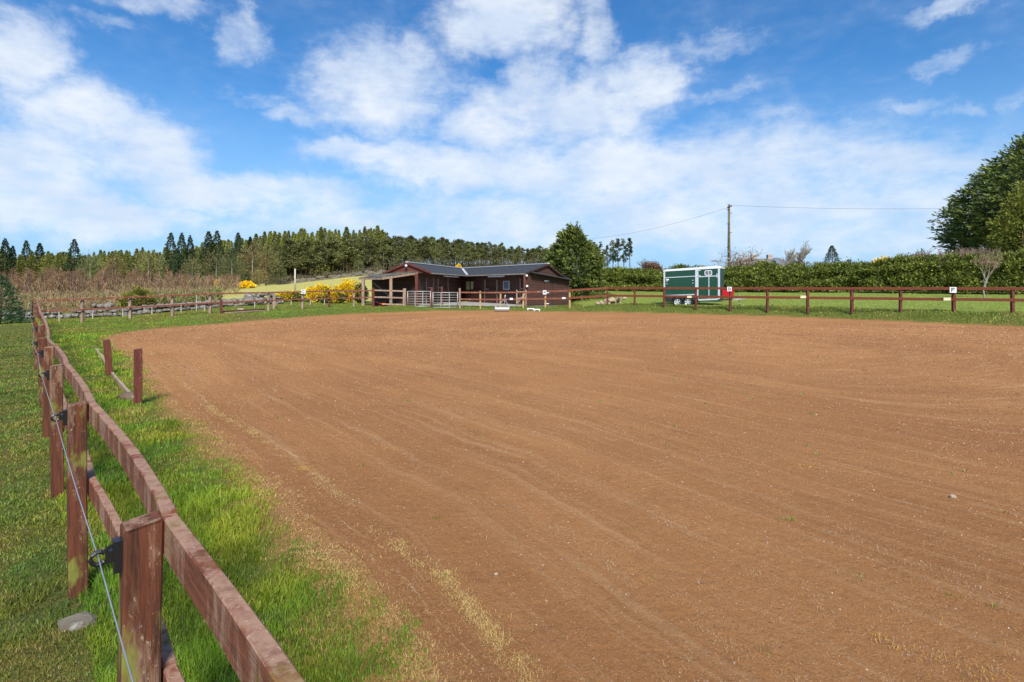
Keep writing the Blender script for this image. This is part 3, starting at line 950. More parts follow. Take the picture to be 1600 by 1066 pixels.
# near left fence -----------------------------------------------------
org = Vector((LFP[1][0], LFP[1][1], 0))
fl = empty('paddock_fence', org)
tag(fl, 'weathered red brown post and rail fence with electric wire beside the pasture', 'fence')
side_n = []
for i, p_ in enumerate(LFP):
    a = Vector(LFP[max(i - 1, 0)]); b = Vector(LFP[min(i + 1, len(LFP) - 1)])
    d = (b - a); d.z = 0; d.normalize(); side_n.append(Vector((d.y, -d.x, 0)))
insu = []
for i, p_ in enumerate(LFP):
    x, y, zt = p_
    d = side_n[i]; ang = math.atan2(d.y, d.x)
    lean = (0.02, -0.015) if i == 1 else (random.uniform(-.012, .012), random.uniform(-.01, .01))
    w_ = 0.088 if i != 1 else 0.092
    po = fence_post(fl, org, x - lean[0] * 1.2, y - lean[1] * 1.2, zt + (0.0 if i % 2 else -0.005), w_, M['post'], ang, lean)
    # black plastic ring insulator screwed on the pasture side
    loc = Vector((x, y, zt - 0.075)) - d * (w_ / 2)
    Mr = Matrix.Rotation(ang, 3, 'Z')
    mb = MB(loc)
    mb.box(loc + Mr @ Vector((-0.010, 0, -0.004)), (0.020, 0.036, 0.085), Mr)
    mb.box(loc + Mr @ Vector((-0.026, 0, 0.0)), (0.022, 0.026, 0.030), Mr)
    ringp = []
    for k in range(9):
        t_ = R(40 + k * 280 / 8)
        ringp.append(loc + Mr @ Vector((-0.052 + 0.017 * math.cos(t_), 0.0, 0.0 + 0.017 * math.sin(t_))))
    mb.tube(ringp, 0.0062, 6)
    mb.tube([loc + Mr @ Vector((-0.012, 0, 0.028)), loc + Mr @ Vector((-0.034, 0, 0.020)), ringp[0]], 0.005, 5)
    io = mb.build('insulator', M['plastic'], po)
    io.location = loc - Vector(org) - po.location
    insu.append(loc + Mr @ Vector((-0.052, 0, 0.0)))
for i in range(len(LFP) - 1):
    a = Vector(LFP[i]); b = Vector(LFP[i + 1])
    oa = side_n[i] * (0.045 + 0.021); ob = side_n[i + 1] * (0.045 + 0.021)
    bow = (0.012, 0.034, 0.026, 0.020)[i] if i < 4 else 0.012
    for (dz, hh) in ((0.0, 0.105), (-0.43, 0.105)):
        pts = []
        for k in range(9):
            t_ = k / 8
            if k == 0: t_ = 0.001
            if k == 8: t_ = 0.999
            p_ = (a + oa).lerp(b + ob, t_); sd_ = side_n[i].lerp(side_n[i + 1], t_)
            p_ += sd_ * bow * (4 * t_ * (1 - t_)); p_.z += dz + 0.01 * math.sin(i * 2.1 + k * 0.4) - 0.02 * 4 * t_ * (1 - t_) * (1 if i > 0 else 0.2)
            pts.append(p_)
        rail(fl, org, pts, 0.038, hh, M['rail_y'], wob=0.0015)
mb = MB(org)
wp = []
for i in range(len(insu) - 1):
    for k in range(6):
        t_ = k / 6; p_ = insu[i].lerp(insu[i + 1], t_); p_.z -= 0.014 * 4 * t_ * (1 - t_); wp.append(p_)
wp.append(insu[-1])
mb.tube(wp, 0.0019, 5)
mb.build('wire', M['wire'], fl)


def simple_fence(name, label, posts, rails, org, post_mats, wpost=0.11, rail_mat='rail', hrail=0.11, rail_front=0.075, up=0.0):
    """posts: (px, top py, depth); rails: list of lists of (px, top py, depth)"""
    fo = empty(name, org); tag(fo, label, 'fence')
    for i, (px, py, Z) in enumerate(posts):
        x = X(px, Z); a = random.uniform(-.1, .1)
        pm = post_mats[i % len(post_mats)]
        fence_post(fo, org, x, Z, ZH(py, Z), wpost * random.uniform(0.92, 1.06), M[pm], a, (random.uniform(-.012, .012), random.uniform(-.01, .01)))
    for rl in rails:
        for i in range(len(rl) - 1):
            a = Vector((X(rl[i][0], rl[i][2]), rl[i][2] - rail_front, ZH(rl[i][1], rl[i][2])))
            b = Vector((X(rl[i + 1][0], rl[i + 1][2]), rl[i + 1][2] - rail_front, ZH(rl[i + 1][1], rl[i + 1][2])))
            e = (b - a) * 0.0006
            rail(fo, org, [a + e, a.lerp(b, 0.33), a.lerp(b, 0.66), b - e], 0.04, hrail, M[rail_mat], wob=0.004)
    return fo


# end fence from the corner to the shelter --------------------------------
def cz(px):  # depth of the end fence line at a photo column
    u = (px - 800) / F; t_ = (19.9 + 26.4 * u) / (9.5 - 11.2 * u)
    return 26.4 + 11.2 * t_


CP = [129, 203.5, 269.6, 328.6, 374, 419.6, 473, 514, 553]
tops = {54: 468.5, 129: 466, 203.5: 463.3, 269.6: 460.8, 328.6: 458.2, 374: 457, 419.6: 456.2, 473: 455, 514: 454.2, 553: 453.6, 581: 453.2}
lows = {54: 485.5, 129: 482.5, 203.5: 479, 269.6: 475.8, 328.6: 472.5, 374: 470.5, 419.6: 468.6, 473: 466.5, 514: 465.3, 553: 464.5, 581: 463.8}
line_px = [54] + CP + [581]
zc_ = {p: (cz(p) if p != 54 else 25.2) for p in line_px}; zc_[581] = 38.25
simple_fence('end_fence', 'faded red post and rail fence in front of the drystone wall', [(p, tops[p] - 0.2, zc_[p] + 0.06) for p in CP if p != 374],
             [[(p, tops[p], zc_[p]) for p in line_px], [(p, lows[p], zc_[p]) for p in line_px]], Vector((X(328, 31.5), 31.5, 0)),
             ['post_grey', 'post_grey', 'post_grey', 'post_grey', 'post_grey', 'post_grey', 'post_red'], 0.12, 'rail', 0.085, 0.08)
# stable yard fence --------------------------------------------------------
simple_fence('yard_fence', 'two pale rails between the red gatepost and the shelter post', [(583, 450, 38.3), (632, 451, 38.8)],
             [[(585, 452.6, 38.3), (632, 454, 38.75)], [(585, 463.2, 38.3), (632, 464.5, 38.75)], [(597, 474.2, 38.4), (632, 475, 38.75)]], Vector((X(600, 38.5), 38.5, 0.3)),
             ['post_red', 'post_grey'], 0.19, 'post_grey', 0.10, 0.02)
simple_fence('stable_fence', 'brown post and rail fence in front of the stable doors', [(718.5, 450.5, 39.3), (750.5, 455, 39.3), (782, 457, 39.2), (817.5, 456, 39.2), (852, 455, 39.15)],
             [[(720, 455.8, 39.3), (751, 456.3, 39.3), (782, 456.2, 39.2), (817.5, 455.8, 39.2), (852, 454.6, 39.15), (887, 453.4, 39.0)],
              [(720, 466.5, 39.3), (751, 467, 39.3), (782, 467, 39.2), (817.5, 466.8, 39.2), (852, 466, 39.15), (887, 465, 39.0)]], Vector((X(800, 39.2), 39.2, 0.2)),
             ['post_grey', 'post_pale', 'post_pale', 'post_pale', 'post_pale'], 0.115, 'rail', 0.10)
# long right fence ----------------------------------------------------------
rp = [(890, 452.5, 39.0)] + [(800 + RF[k], 449.2 - (0.2 * (k % 2)), RFZ[k]) for k in range(14)]
simple_fence('arena_fence', 'long dark red post and rail fence on the grass bank by the trailer', rp,
             [[(888, 452.4, 39.0)] + [(800 + RF[k], 448.8, RFZ[k]) for k in range(14)],
              [(888, 464.6, 39.0)] + [(800 + RF[k], HOR + 0.47 / RFZ[k] * F - 0.3, RFZ[k]) for k in range(14)]], Vector((X(1140, 33.1), 33.1, 0.47)),
             ['post_pale'] + ['post_red'] * 13, 0.12, 'rail_red', 0.135)


# gates -------------------------------------------------------------------
def gate(px0, px1, Z0, Z1, label):
    a = Vector((X(px0, Z0), Z0, 0)); b = Vector((X(px1, Z1), Z1, 0))
    zb = min(g1(a.x, a.y), g1(b.x, b.y)) + 0.05
    L = (b - a).length; root = empty('metal_gate', (a.x, a.y, zb), math.atan2(b.y - a.y, b.x - a.x))
    tag(root, label, 'gate', 'galvanised field gates at the stable yard')
    mb = MB(); H = 1.07
    for x in (0.02, L - 0.02): mb.tube([(x, 0, 0), (x, 0, H)], 0.032, 8)
    for z in (0.03, H - 0.02): mb.tube([(0.02, 0, z), (L - 0.02, 0, z)], 0.030, 8)
    mb.build('gate_frame', M['galv'], root, True)
    for z in (0.20, 0.37, 0.54, 0.71, 0.88):
        MB().tube([(0.04, 0, z), (L - 0.04, 0, z)], 0.020, 6).build('bar', M['galv'], root, True)
    for t_ in (0.33, 0.66):
        MB().box((L * t_, -0.028, H / 2), (0.045, 0.008, H - 0.08)).build('brace', M['galv'], root)
    return root


gate(636.5, 673, 38.9, 39.0, 'left one of the two galvanised gates beside the shelter')
gate(676, 715.5, 39.0, 39.2, 'right one of the two galvanised gates in front of the stable doors')


def lone_post(px, pyt, Z, w, mat, label, cat='post', lean=(0, 0), name='post_stump', pyb=None):
    x = X(px, Z); o = fence_post(None, (0, 0, 0), x, Z, ZH(pyt, Z), w, M[mat], math.atan2(-x, Z) + .05, lean, name, zb=None if pyb is None else ZH(pyb, Z))
    tag(o, label, cat)
    return o


lone_post(674.5, 449, 39.1, 0.15, 'post_red', 'dark red gatepost standing between the two metal gates')
lone_post(690.5, 448, 41, 0.13, 'post_red', 'red post behind the right metal gate')
lone_post(215.5, 545, 7.65, 0.095, 'post_red', 'taller bare red post standing alone at the sand edge', lean=(0.004, 0))
lone_post(172.5, 531, 10.3, 0.105, 'post_red', 'shorter leaning red post farther along the sand edge', lean=(-0.09, 0.0))
lone_post(345.5, 469, 30.4, 0.14, 'post_red', 'short dark red post in front of the end fence')
lone_post(428, 459.5, 35.6, 0.14, 'post_grey', 'grey strainer post beside the broken gap in the wall')

# fallen rail and plank by the short red post
xa, xb = X(349, 30.6), X(413, 33.4)
za, zb = g1(xa, 30.6), g1(xb, 33.4)
o = MB((xa, 30.6, za)).beam((xa, 30.6, za + 0.10), (xb, 33.4, zb + 0.10), 0.12, 0.07).build('fallen_rail', M['post_red'])
o.location = (xa, 30.6, za); tag(o, 'fallen red rail lying on the grass by the short red post', 'rail')
xa, xb = X(355, 30.2), X(412, 33.0)
za, zb = g1(xa, 30.2), g1(xb, 33.0)
o = MB((xa, 30.2, za)).beam((xa, 30.2, za + 0.03), (xb, 33.0, zb + 0.05), 0.35, 0.05).build('plank', M['post_grey'])
o.location = (xa, 30.2, za); tag(o, 'pale weathered plank lying beside the fallen rail', 'plank')

# edging board beside the two bare posts
pe = [(X(a, c), c) for a, c in ((212, 7.7), (196, 8.6), (178, 10.0), (160, 12.4), (150, 14.2))]
mb = MB((pe[0][0], pe[0][1], 0))
for (a, b) in zip(pe[:-1], pe[1:]):
    mb.beam((a[0], a[1], g1(*a) + 0.0), (b[0], b[1], g1(*b) + 0.0), 0.04, 0.14)
o = mb.build('edging_board', M['post_grey']); o.location = (pe[0][0], pe[0][1], 0)
tag(o, 'grey timber edging half sunk in grass behind the two bare posts', 'edging')
stone('clod', X(203, 8.0), 8.0, (0.13, 0.09, 0.08), 21, M['bark'], 'dark clod of earth and stone at the foot of the taller bare post', 'stone', 0.3)

# letter signs ----------------------------------------------------------------
FONT = {'C': [[(1, .8), (.75, 1), (.25, 1), (0, .75), (0, .25), (.25, 0), (.75, 0), (1, .2)]],
        'M': [[(0, 0), (0, 1), (.5, .35), (1, 1), (1, 0)]],
        'F': [[(0, 0), (0, 1), (1, 1)], [(0, .52), (.8, .52)]],
        'B': [[(0, 0), (0, 1), (.7, 1), (.95, .88), (.95, .64), (.7, .52), (0, .52)], [(.7, .52), (1, .38), (1, .14), (.7, 0), (0, 0)]]}


def sign(ch, px, py0, py1, w, Z, label):
    x = X(px, Z); z1, z0 = ZH(py0, Z), ZH(py1, Z); zc2 = (z0 + z1) / 2; H = z1 - z0
    root = empty('letter_sign', (x, Z, z0)); tag(root, label, 'sign', 'white arena letter signs on the fences')
    MB((x, Z, z0)).box((x, Z, zc2), (w, 0.016, H)).build('board', M['white'], root, bevel=0.003)
    mb = MB((x, Z, z0)); lw, lh = w * 0.44, H * 0.60; s = w * 0.13
    for st in FONT[ch]:
        for (a, b) in zip(st[:-1], st[1:]):
            pa = Vector((x - lw / 2 + a[0] * lw, Z - 0.011, zc2 - lh / 2 + a[1] * lh)); pb = Vector((x - lw / 2 + b[0] * lw, Z - 0.011, zc2 - lh / 2 + b[1] * lh))
            d = (pb - pa).normalized() * s * 0.45
            mb.beam(pa - d, pb + d, 0.003, s, up=(0, 0, 1) if abs((pb - pa).normalized().z) < 0.95 else (1, 0, 0))
    mb.build('letter', M['black'], root)


sign('C', 474.3, 452.6, 459.2, 0.24, cz(474) - 0.16, 'white sign with the letter C on the end fence by the gorse')
sign('M', 851.0, 453.8, 460.2, 0.24, 38.98, 'white sign with the letter M on the fence before the stable')
sign('B', 1139.8, 448.3, 455.2, 0.25, RFZ[4] - 0.16, 'white sign with the letter B on the fence by the red box')
sign('F', 1489.2, 448.8, 457.6, 0.31, RFZ[9] - 0.16, 'white sign with the letter F on the fence below the big cypress')


def plaque(px, py, w, h, Z, mat, label):
    x, z = X(px, Z), ZH(py, Z)
    o = MB((x, Z, z)).box((x, Z, z), (w, 0.02, h)).build('plaque', M[mat], bevel=0.004); o.location = (x, Z, z)
    tag(o, label, 'plaque')


zr = lambda px: 38.4 * (1 - 0.0348 * ((px - 949) / (36.1 + 0.0348 * (px - 800))))
plaque(1077.5, 464.0, 0.30, 0.13, zr(1077) - 0.17, 'cream', 'cream plaque on the lower rail in front of the trailer wheels')
plaque(1255, 464.2, 0.30, 0.14, zr(1255) - 0.17, 'cream', 'cream plaque on the lower rail in front of the middle of the hedge')
plaque(1480, 467.5, 0.34, 0.14, zr(1480) - 0.17, 'cream', 'cream plaque on the lower rail beside the F sign')
plaque(799, 467.2, 0.22, 0.13, 38.9, 'white', 'small white plaque on the lower rail right of the roller')
plaque(881, 466.0, 0.22, 0.12, 38.7, 'white', 'small white plaque on the lower rail at the stable end')

# small wooden gate behind the stable fence
xa, xb, Zg = X(807.5, 40.2), X(822, 40.2), 40.2
zb = g1(xa, Zg)
gw = empty('wooden_gate', (xa, Zg, zb)); tag(gw, 'small grey wooden gate with a diagonal brace before the stable', 'gate')
for x_ in (xa, xb): MB((xa, Zg, zb)).beam((x_, Zg, zb - 0.05), (x_, Zg, ZH(453, Zg)), 0.09, 0.09, up=(0, 1, 0)).build('stile', M['post_grey'], gw)
for z_ in (zb + 0.15, ZH(466, Zg), ZH(456, Zg)): MB((xa, Zg, zb)).beam((xa, Zg - 0.05, z_), (xb, Zg - 0.05, z_), 0.03, 0.08).build('bar', M['post_grey'], gw)
MB((xa, Zg, zb)).beam((xa, Zg - 0.08, zb + 0.2), (xb, Zg - 0.08, ZH(457, Zg)), 0.03, 0.08).build('brace', M['post_grey'], gw)

# field roller ---------------------------------------------------------------
Zr = 37.75; x0, x1 = X(773.5, Zr), X(795.5, Zr); zg = g1((x0 + x1) / 2, Zr); rr_ = 0.175
ro = empty('field_roller', ((x0 + x1) / 2, Zr, zg)); tag(ro, 'pale steel field roller with an A-frame handle on the sand edge', 'roller')
O_ = ((x0 + x1) / 2, Zr, zg)
mb = MB(O_); n_ = 24
vs = []
for (x_, r_) in ((x0, rr_ - 0.02), (x0 + 0.015, rr_), (x1 - 0.015, rr_), (x1, rr_ - 0.02)):
    for k in range(n_):
        t_ = 2 * math.pi * k / n_; vs.append((x_, Zr + r_ * math.cos(t_), zg + rr_ + r_ * math.sin(t_)))
fs = [(i * n_ + k, i * n_ + (k + 1) % n_, (i + 1) * n_ + (k + 1) % n_, (i + 1) * n_ + k) for i in range(3) for k in range(n_)] + [tuple(range(n_)), tuple(range(3 * n_, 4 * n_))]
mb.raw(vs, fs).build('drum', M['galv'], ro)
mb = MB(O_); ap = Vector((X(788.5, Zr), Zr + 0.25, ZH(468, Zr)))
for x_ in (x0 - 0.03, x1 + 0.03): mb.tube([(x_, Zr, zg + rr_), (x_, Zr + 0.05, zg + rr_ + 0.12), ap], 0.022, 6)
mb.tube([(x0 - 0.03, Zr, zg + rr_), (x0 + .01, Zr, zg + rr_)], 0.03, 6); mb.tube([(x1 + 0.03, Zr, zg + rr_), (x1 - .01, Zr, zg + rr_)], 0.03, 6)
mb.tube([ap, (X(787, Zr), Zr + 0.5, zg + 0.02)], 0.02, 6)
mb.build('drawbar', M['galv'], ro, True)
MB(O_).tube([ap, (X(789.5, Zr), Zr + 0.22, ZH(461, Zr))], 0.045, 8).build('hitch', M['galv'], ro, True)

for (a, b, Zp, lab) in ((823.5, 834.5, 38.4, 'left white block lying in the grass before the stable'), (834, 844, 38.0, 'right white block lying in the grass before the stable')):
    x0_, x1_ = X(a, Zp), X(b, Zp); zg = g1((x0_ + x1_) / 2, Zp)
    o = MB((x0_, Zp, zg)).box(((x0_ + x1_) / 2, Zp, zg + 0.10), (x1_ - x0_, 0.22, 0.07)).box((x0_ + 0.06, Zp, zg + 0.03), (0.06, 0.2, 0.08)).box((x1_ - 0.06, Zp, zg + 0.03), (0.06, 0.2, 0.08)).build('mounting_block', M['white'], bevel=0.008)
    o.location = (x0_, Zp, zg); tag(o, lab, 'block')

# things under the shelter
def bucket(name, px, Z, r, h, mat, label, cat, squash=1.0):
    x = X(px, Z); zg = g1(x, Z)
    mb = MB((x, Z, zg)); n_ = 20; vs = []
    for (rk, z) in ((0.72, 0.0), (1.0, h), (1.08, h), (1.08, h + 0.02), (0.96, h + 0.02), (0.72, 0.03)):
        for k in range(n_):
            t_ = 2 * math.pi * k / n_; vs.append((x + r * rk * math.cos(t_) * squash, Z + r * rk * math.sin(t_), zg + z))
    fs = [(i * n_ + k, i * n_ + (k + 1) % n_, (i + 1) * n_ + (k + 1) % n_, (i + 1) * n_ + k) for i in range(5) for k in range(n_)]
    fs += [tuple(range(n_)), tuple(range(5 * n_, 6 * n_))]
    o = mb.raw(vs, fs).build(name, M[mat], None, True); o.location = (x, Z, zg)
    for e_ in o.data.polygons: e_.use_smooth = True
    tag(o, label, cat)


bucket('feed_tub', 597.5, 38.6, 0.21, 0.20, 'orange', 'orange feed tub on the ground under the shelter', 'tub', 1.15)
bucket('water_tub', 588.5, 38.7, 0.13, 0.30, 'purple', 'purple tub right of the red gatepost', 'tub')
bucket('rubber_skip', 603, 39.4, 0.24, 0.32, 'plastic', 'black rubber skip behind the orange tub', 'tub')

# ------------------------------------------------------------------ stable building
EZ, RZ = 2.70, 3.43
GL = Vector((-7.55, 41.4, 0)); dB = Vector((0.22, 0.975, 0)).normalized(); nL = Vector((dB.y, -dB.x, 0))
C0 = Vector((-4.73, 53.9, 0)); GR = Vector((2.69, 43.85, 0)); dR = (C0 - GR).normalized(); nR = Vector((dR.y, -dR.x, 0))  # nR points away, right
if nR.x < 0: nR = -nR
V0 = Vector((-3.88, 49.06, 0))
SO = Vector((-2.5, 46.5, 0.2))
st = empty('stable_building', SO); tag(st, 'dark brown timber stable with black felt roof in an L shape', 'stable')
up = lambda p, z: Vector((p.x, p.y, z))


def sb(): return MB(SO)


GLr = GL + nL * 1.9; GLl = GL - nL * 1.9
GRf = GR - nR * 2.2; GRb = GR + nR * 2.2
C0l = C0 - nL * 1.9 + dB * 1.5; C0b = C0 + nR * 2.2
oL = dB * -0.25; oR = -dR * 0.15
roof = sb()
roof.slab([up(GL + oL, RZ), up(GLr + oL, EZ), up(V0, EZ), up(C0, RZ)], 0.06)
roof.slab([up(GL + oL, RZ - .004), up(C0, RZ - .004), up(C0l, EZ), up(GLl + oL, EZ)], 0.06)
roof.slab([up(GR + oR, RZ), up(C0, RZ), up(V0, EZ), up(GRf + oR, EZ)], 0.062)
mid = GR + nR * 1.2
roof.slab([up(GR + oR, RZ - .004), up(mid + oR, 2.72), up(mid + (C0 - GR), 2.72), up(C0, RZ - .004)], 0.06)
roof.slab([up(mid + oR, 2.72), up(GRb + oR + nR * .15, 2.30), up(C0b, 2.30), up(mid + (C0 - GR), 2.72)], 0.06)
ro_ = roof.build('roof', M['felt'], st)
rc = sb()
rc.beam(up(GL + oL * 1.1, RZ + 0.03), up(C0, RZ + 0.03), 0.24, 0.07)
rc.beam(up(GR + oR * 1.2, RZ + 0.03), up(C0, RZ + 0.034), 0.24, 0.07)
k_ = rc.build('ridge_capping', M['ridge'], ro_); k_.location = (0, 0, 0)
sb().beam(up(C0, RZ + 0.02), up(V0, EZ + 0.02), 0.30, 0.03).build('valley_flashing', M['ridge'], ro_)
sb().beam(up(GLr + oL, EZ - 0.07), up(V0, EZ - 0.07), 0.05, 0.09).build('gutter', M['barkgrey'], ro_)
sb().beam(up(V0, EZ - 0.07), up(GRf + oR, EZ - 0.07), 0.05, 0.09).build('gutter', M['barkgrey'], ro_)
# walls
b0 = -0.1
pin = GL + nL * 0.72            # corner where the porch recess begins
wl = GL - nL * 2.87
rin = GRf + nR * 1.0            # inner wall line of the right wing
# intersection of the two inner wall lines
def isect(p, d, q_, e):
    m = Matrix(((d.x, -e.x), (d.y, -e.y))); s_ = m.inverted() @ Vector((q_.x - p.x, q_.y - p.y)); return p + d * s_[0]


Vin = isect(pin, dB, rin, dR)
wall = sb()
wall.wall([up(wl, b0), up(pin, b0), up(pin, EZ - 0.08), up(wl, EZ - 0.3)], -0.08)
wall.wall([up(pin - dB * 0.0, b0), up(Vin, b0), up(Vin, EZ + 0.25), up(pin, EZ + 0.25)], -0.08)
wall.wall([up(Vin, b0), up(rin + dR * 0.1, b0), up(rin + dR * 0.1, EZ + 0.25), up(Vin, EZ + 0.25)], -0.08)
wall.build('wall', M['board'], st)
wall = sb()
wall.wall([up(GRf, b0), up(GRb, b0), up(GRb, 2.24), up(mid, 2.66), up(GR, RZ - 0.08), up(GRf, EZ - 0.07)], -0.08)
wall.build('wall', M['board'], st)
gb = sb()
gb.wall([up(GLl + oL * .5, EZ - 0.05), up(GLr + oL * .5, EZ - 0.05), up(GL + oL * .5, RZ - 0.07)], -0.05)
gb.build('gable', M['boardred'], st)['label'] = 'red brown boarded gable with a lamp'
for a_, b_ in ((GL, GLr), (GL, GLl)):
    sb().beam(up(a_ + oL * 1.05, RZ - 0.06), up(b_ + oL * 1.05, EZ - 0.06), 0.03, 0.14).build('bargeboard', M['boardred'], st)
for a_, b_, z0_, z1_ in ((GR, GRf, RZ, EZ), (GR, mid, RZ, 2.72), (mid, GRb, 2.72, 2.3)):
    sb().beam(up(a_ + oR * 1.2, z0_ - 0.06), up(b_ + oR * 1.2, z1_ - 0.06), 0.03, 0.13).build('bargeboard', M['darkwood'], st)
# hood roof across the right gable
h0, h1 = GRf + nR * 0.45, GRb + nR * 0.12
cn = sb(); cn.slab([up(h0, 2.86), up(h0 - dR * .5, 2.74), up(h1 - dR * .5 - nR * .15, 2.24), up(h1 - nR * .1, 2.34)], 0.05); cn.build('canopy', M['felt'], st)
# corner boards / posts
for p_, z_ in ((pin - dB * .05, EZ - .1), (GRf - dR * .03, EZ - .1)):
    sb().beam(up(p_, 0.1), up(p_, z_), 0.15, 0.15, up=(0, 1, 0)).build('corner_post', M['post_red'], st)
sb().beam(up(GRb, 0.1), up(GRb, 2.2), 0.12, 0.12, up=(0, 1, 0)).build('corner_post', M['board'], st)


def on_wall(p, d, px):
    u = (px - 800) / F
    return p + d * ((u * p.y - p.x) / (d.x - u * d.y))


def wallbox(name, p, d, pxa, pxb, pya, pyb, out_n, th, mat, parent=st, th0=0.0):
    a_, b_ = on_wall(p, d, pxa), on_wall(p, d, pxb)
    c_ = (a_ + b_) / 2; Zm = c_.y
    z1_, z0_ = ZH(pya, Zm), ZH(pyb, Zm)
    L_ = (b_ - a_).length; M3 = Matrix.Rotation(math.atan2(d.y, d.x), 3, 'Z')
    return sb().box(up(c_ + out_n * (th / 2 + th0), (z0_ + z1_) / 2), (L_, th, z1_ - z0_), M3).build(name, M[mat], parent)


nin = -nR   # outward from right wing's yard wall
D1 = wallbox('door', rin, dR, 759, 776, 452, 477, nin, 0.06, 'board')
wallbox('frame', rin, dR, 757.5, 759, 437, 478, nin, 0.07, 'post_grey', D1); wallbox('frame', rin, dR, 776.5, 778, 437, 478, nin, 0.07, 'post_grey', D1)
wallbox('hinge', rin, dR, 758, 765, 451, 452.3, nin, 0.03, 'galv', D1, 0.07)
D2 = wallbox('door', rin, dR, 736, 752, 452, 477, nin, 0.06, 'board')
wallbox('frame', rin, dR, 734.8, 736, 437, 477, nin, 0.07, 'darkwood', D2)
wn_ = wallbox('window', rin, dR, 729, 739.5, 440, 453, nin, 0.05, 'cream'); wn_['label'] = 'small window boarded with yellow ply'
w2 = wallbox('window', rin, dR, 786.5, 796.5, 439, 453, nin, 0.04, 'ridge')
wallbox('pane', rin, dR, 788, 795, 440.5, 451.5, nin, 0.02, 'glassgrey', w2, 0.04)
D3 = wallbox('door', rin, dR, 814, 822, 451, 477, nin, 0.06, 'board'); wallbox('hinge', rin, dR, 814.5, 821.5, 450.2, 451.6, nin, 0.03, 'galv', D3, 0.06)
wallbox('frame', rin, dR, 813, 814.5, 436, 478, nin, 0.07, 'post_grey', D3)
for (a_, b_) in ((666, 677), (684, 700)):
    Dd = wallbox('door', pin, dB, a_, b_ - 1, 451, 478, nL, 0.06, 'board')
    wallbox('frame', pin, dB, a_ - 0.8, a_, 434, 478, nL, 0.07, 'post_grey', Dd)
    wallbox('frame', pin, dB, b_ - 1, b_ - 0.2, 434, 478, nL, 0.07, 'post_grey', Dd)
    wallbox('hinge', pin, dB, a_, a_ + 5, 449, 450.4, nL, 0.03, 'galv', Dd, 0.07)
# tube lamps under the eaves
for (a_, b_, p_, d_, n_) in ((694, 716, pin + nL * 0.85, dB, nL), (763, 788, rin + nin * 0.85, dR, nin)):
    pa, pb = on_wall(p_, d_, a_), on_wall(p_, d_, b_)
    s0 = sb(); s0.beam(up(pa, 2.50), up(pb, 2.50), 0.12, 0.09); s0.build('strip_lamp', M['roofwhite'], st)
# gable end door with hinges on the right face
gd_ = GR - dR * 0.0
Dg = wallbox('door', GRf, nR, 851, 861, 438, 478, -dR, 0.04, 'board')
for py_ in (438.5, 457, 474): wallbox('hinge', GRf, nR, 850, 857, py_, py_ + 1.3, -dR, 0.03, 'white', Dg, 0.04)
wallbox('door', GRf, nR, 863, 884, 440, 479, -dR, 0.03, 'board')


def lampball(px, py, p, parent=st):
    mb = sb(); c_ = up(p, ZH(py, p.y)); bm2 = bmesh.new(); bmesh.ops.create_icosphere(bm2, subdivisions=2, radius=0.10)
    mb.raw([c_ + v.co for v in bm2.verts], [tuple(v.index for v in f.verts) for f in bm2.faces]); bm2.free()
    mb.box(c_ + Vector((0, 0.1, 0)), (0.1, 0.1, 0.1)); mb.build('lamp', M['white'], parent, True)


lampball(638, 415.5, GL + oL * 1.5 + Vector((0.0, -0.05, 0)))
lampball(823, 431, on_wall(GRf - dR * 0.15, nR, 823)); lampball(823, 447.5, on_wall(GRf - dR * 0.15, nR, 823.5))
# lean-to shelter on the left
A_ = Vector((X(561, 41), 41, 2.33)); B_ = Vector((X(597, 38.7), 38.7, 2.30)); C_ = Vector((X(653, 40.6), 40.6, 2.72)); D_ = Vector((X(613, 43.2), 43.2, 2.93))
lt = sb(); lt.slab([A_, B_, C_, D_], 0.05)
m2, t2, b2 = newmat('mossy felt')
co2 = t2.add('ShaderNodeTexCoord').outputs['Object']
t2.put(b2.inputs['Base Color'], t2.mix(t2.sm(t2.noise(co2, 1.1, 6, 0.7), 0.42, 0.60), (0.045, 0.05, 0.055), (0.22, 0.19, 0.09))); b2.inputs['Roughness'].default_value = 0.9
lt.build('shelter_roof', m2, st)
for a_, b_ in ((A_, B_), (B_, C_)):
    sb().beam(a_ - Vector((0, 0.03, 0.10)), b_ - Vector((0, 0.03, 0.10)), 0.04, 0.12).build('fascia', M['post_grey'], st)
for px_, Z_, zt_ in ((567.5, 39.9, 2.22), (611, 39.15, 2.27), (651, 40.5, 2.6)):
    x_ = X(px_, Z_); sb().beam((x_, Z_, g1(x_, Z_) - 0.1), (x_, Z_, zt_), 0.19, 0.19, up=(0, 1, 0)).build('shelter_post', M['post_grey'] if px_ < 640 else M['post_red'], st)
sb().beam((X(581, 41.2), 41.2, ZH(440, 41.2)), (X(609, 40.2), 40.2, ZH(463, 40.2)), 0.06, 0.08).build('brace', M['post_grey'], st)
# concrete strip in front of the stable end
pa, pb = Vector((X(836, 41.6), 41.6)), Vector((X(925, 43.5), 43.5))
zz = 0.19
o = MB((pa.x, pa.y, zz)).slab([(pa.x, pa.y, zz), (pb.x, pb.y, zz + .02), (pb.x, pb.y + 1.2, zz + .06), (pa.x, pa.y + 1.2, zz + .04)], 0.2).build('path', M['concrete']); o.location = (pa.x, pa.y, zz)
tag(o, kind='structure')
yd = [up(pin + nL * 2.2 - dB * .5, 0.40), up(GRf + nin * 0.3, 0.26), up(rin, 0.26), up(Vin, 0.36), up(pin, 0.36)]
o = MB(yd[0]).slab(yd, 0.3).build('pavement', M['concrete']); o.location = yd[0]; tag(o, kind='structure')

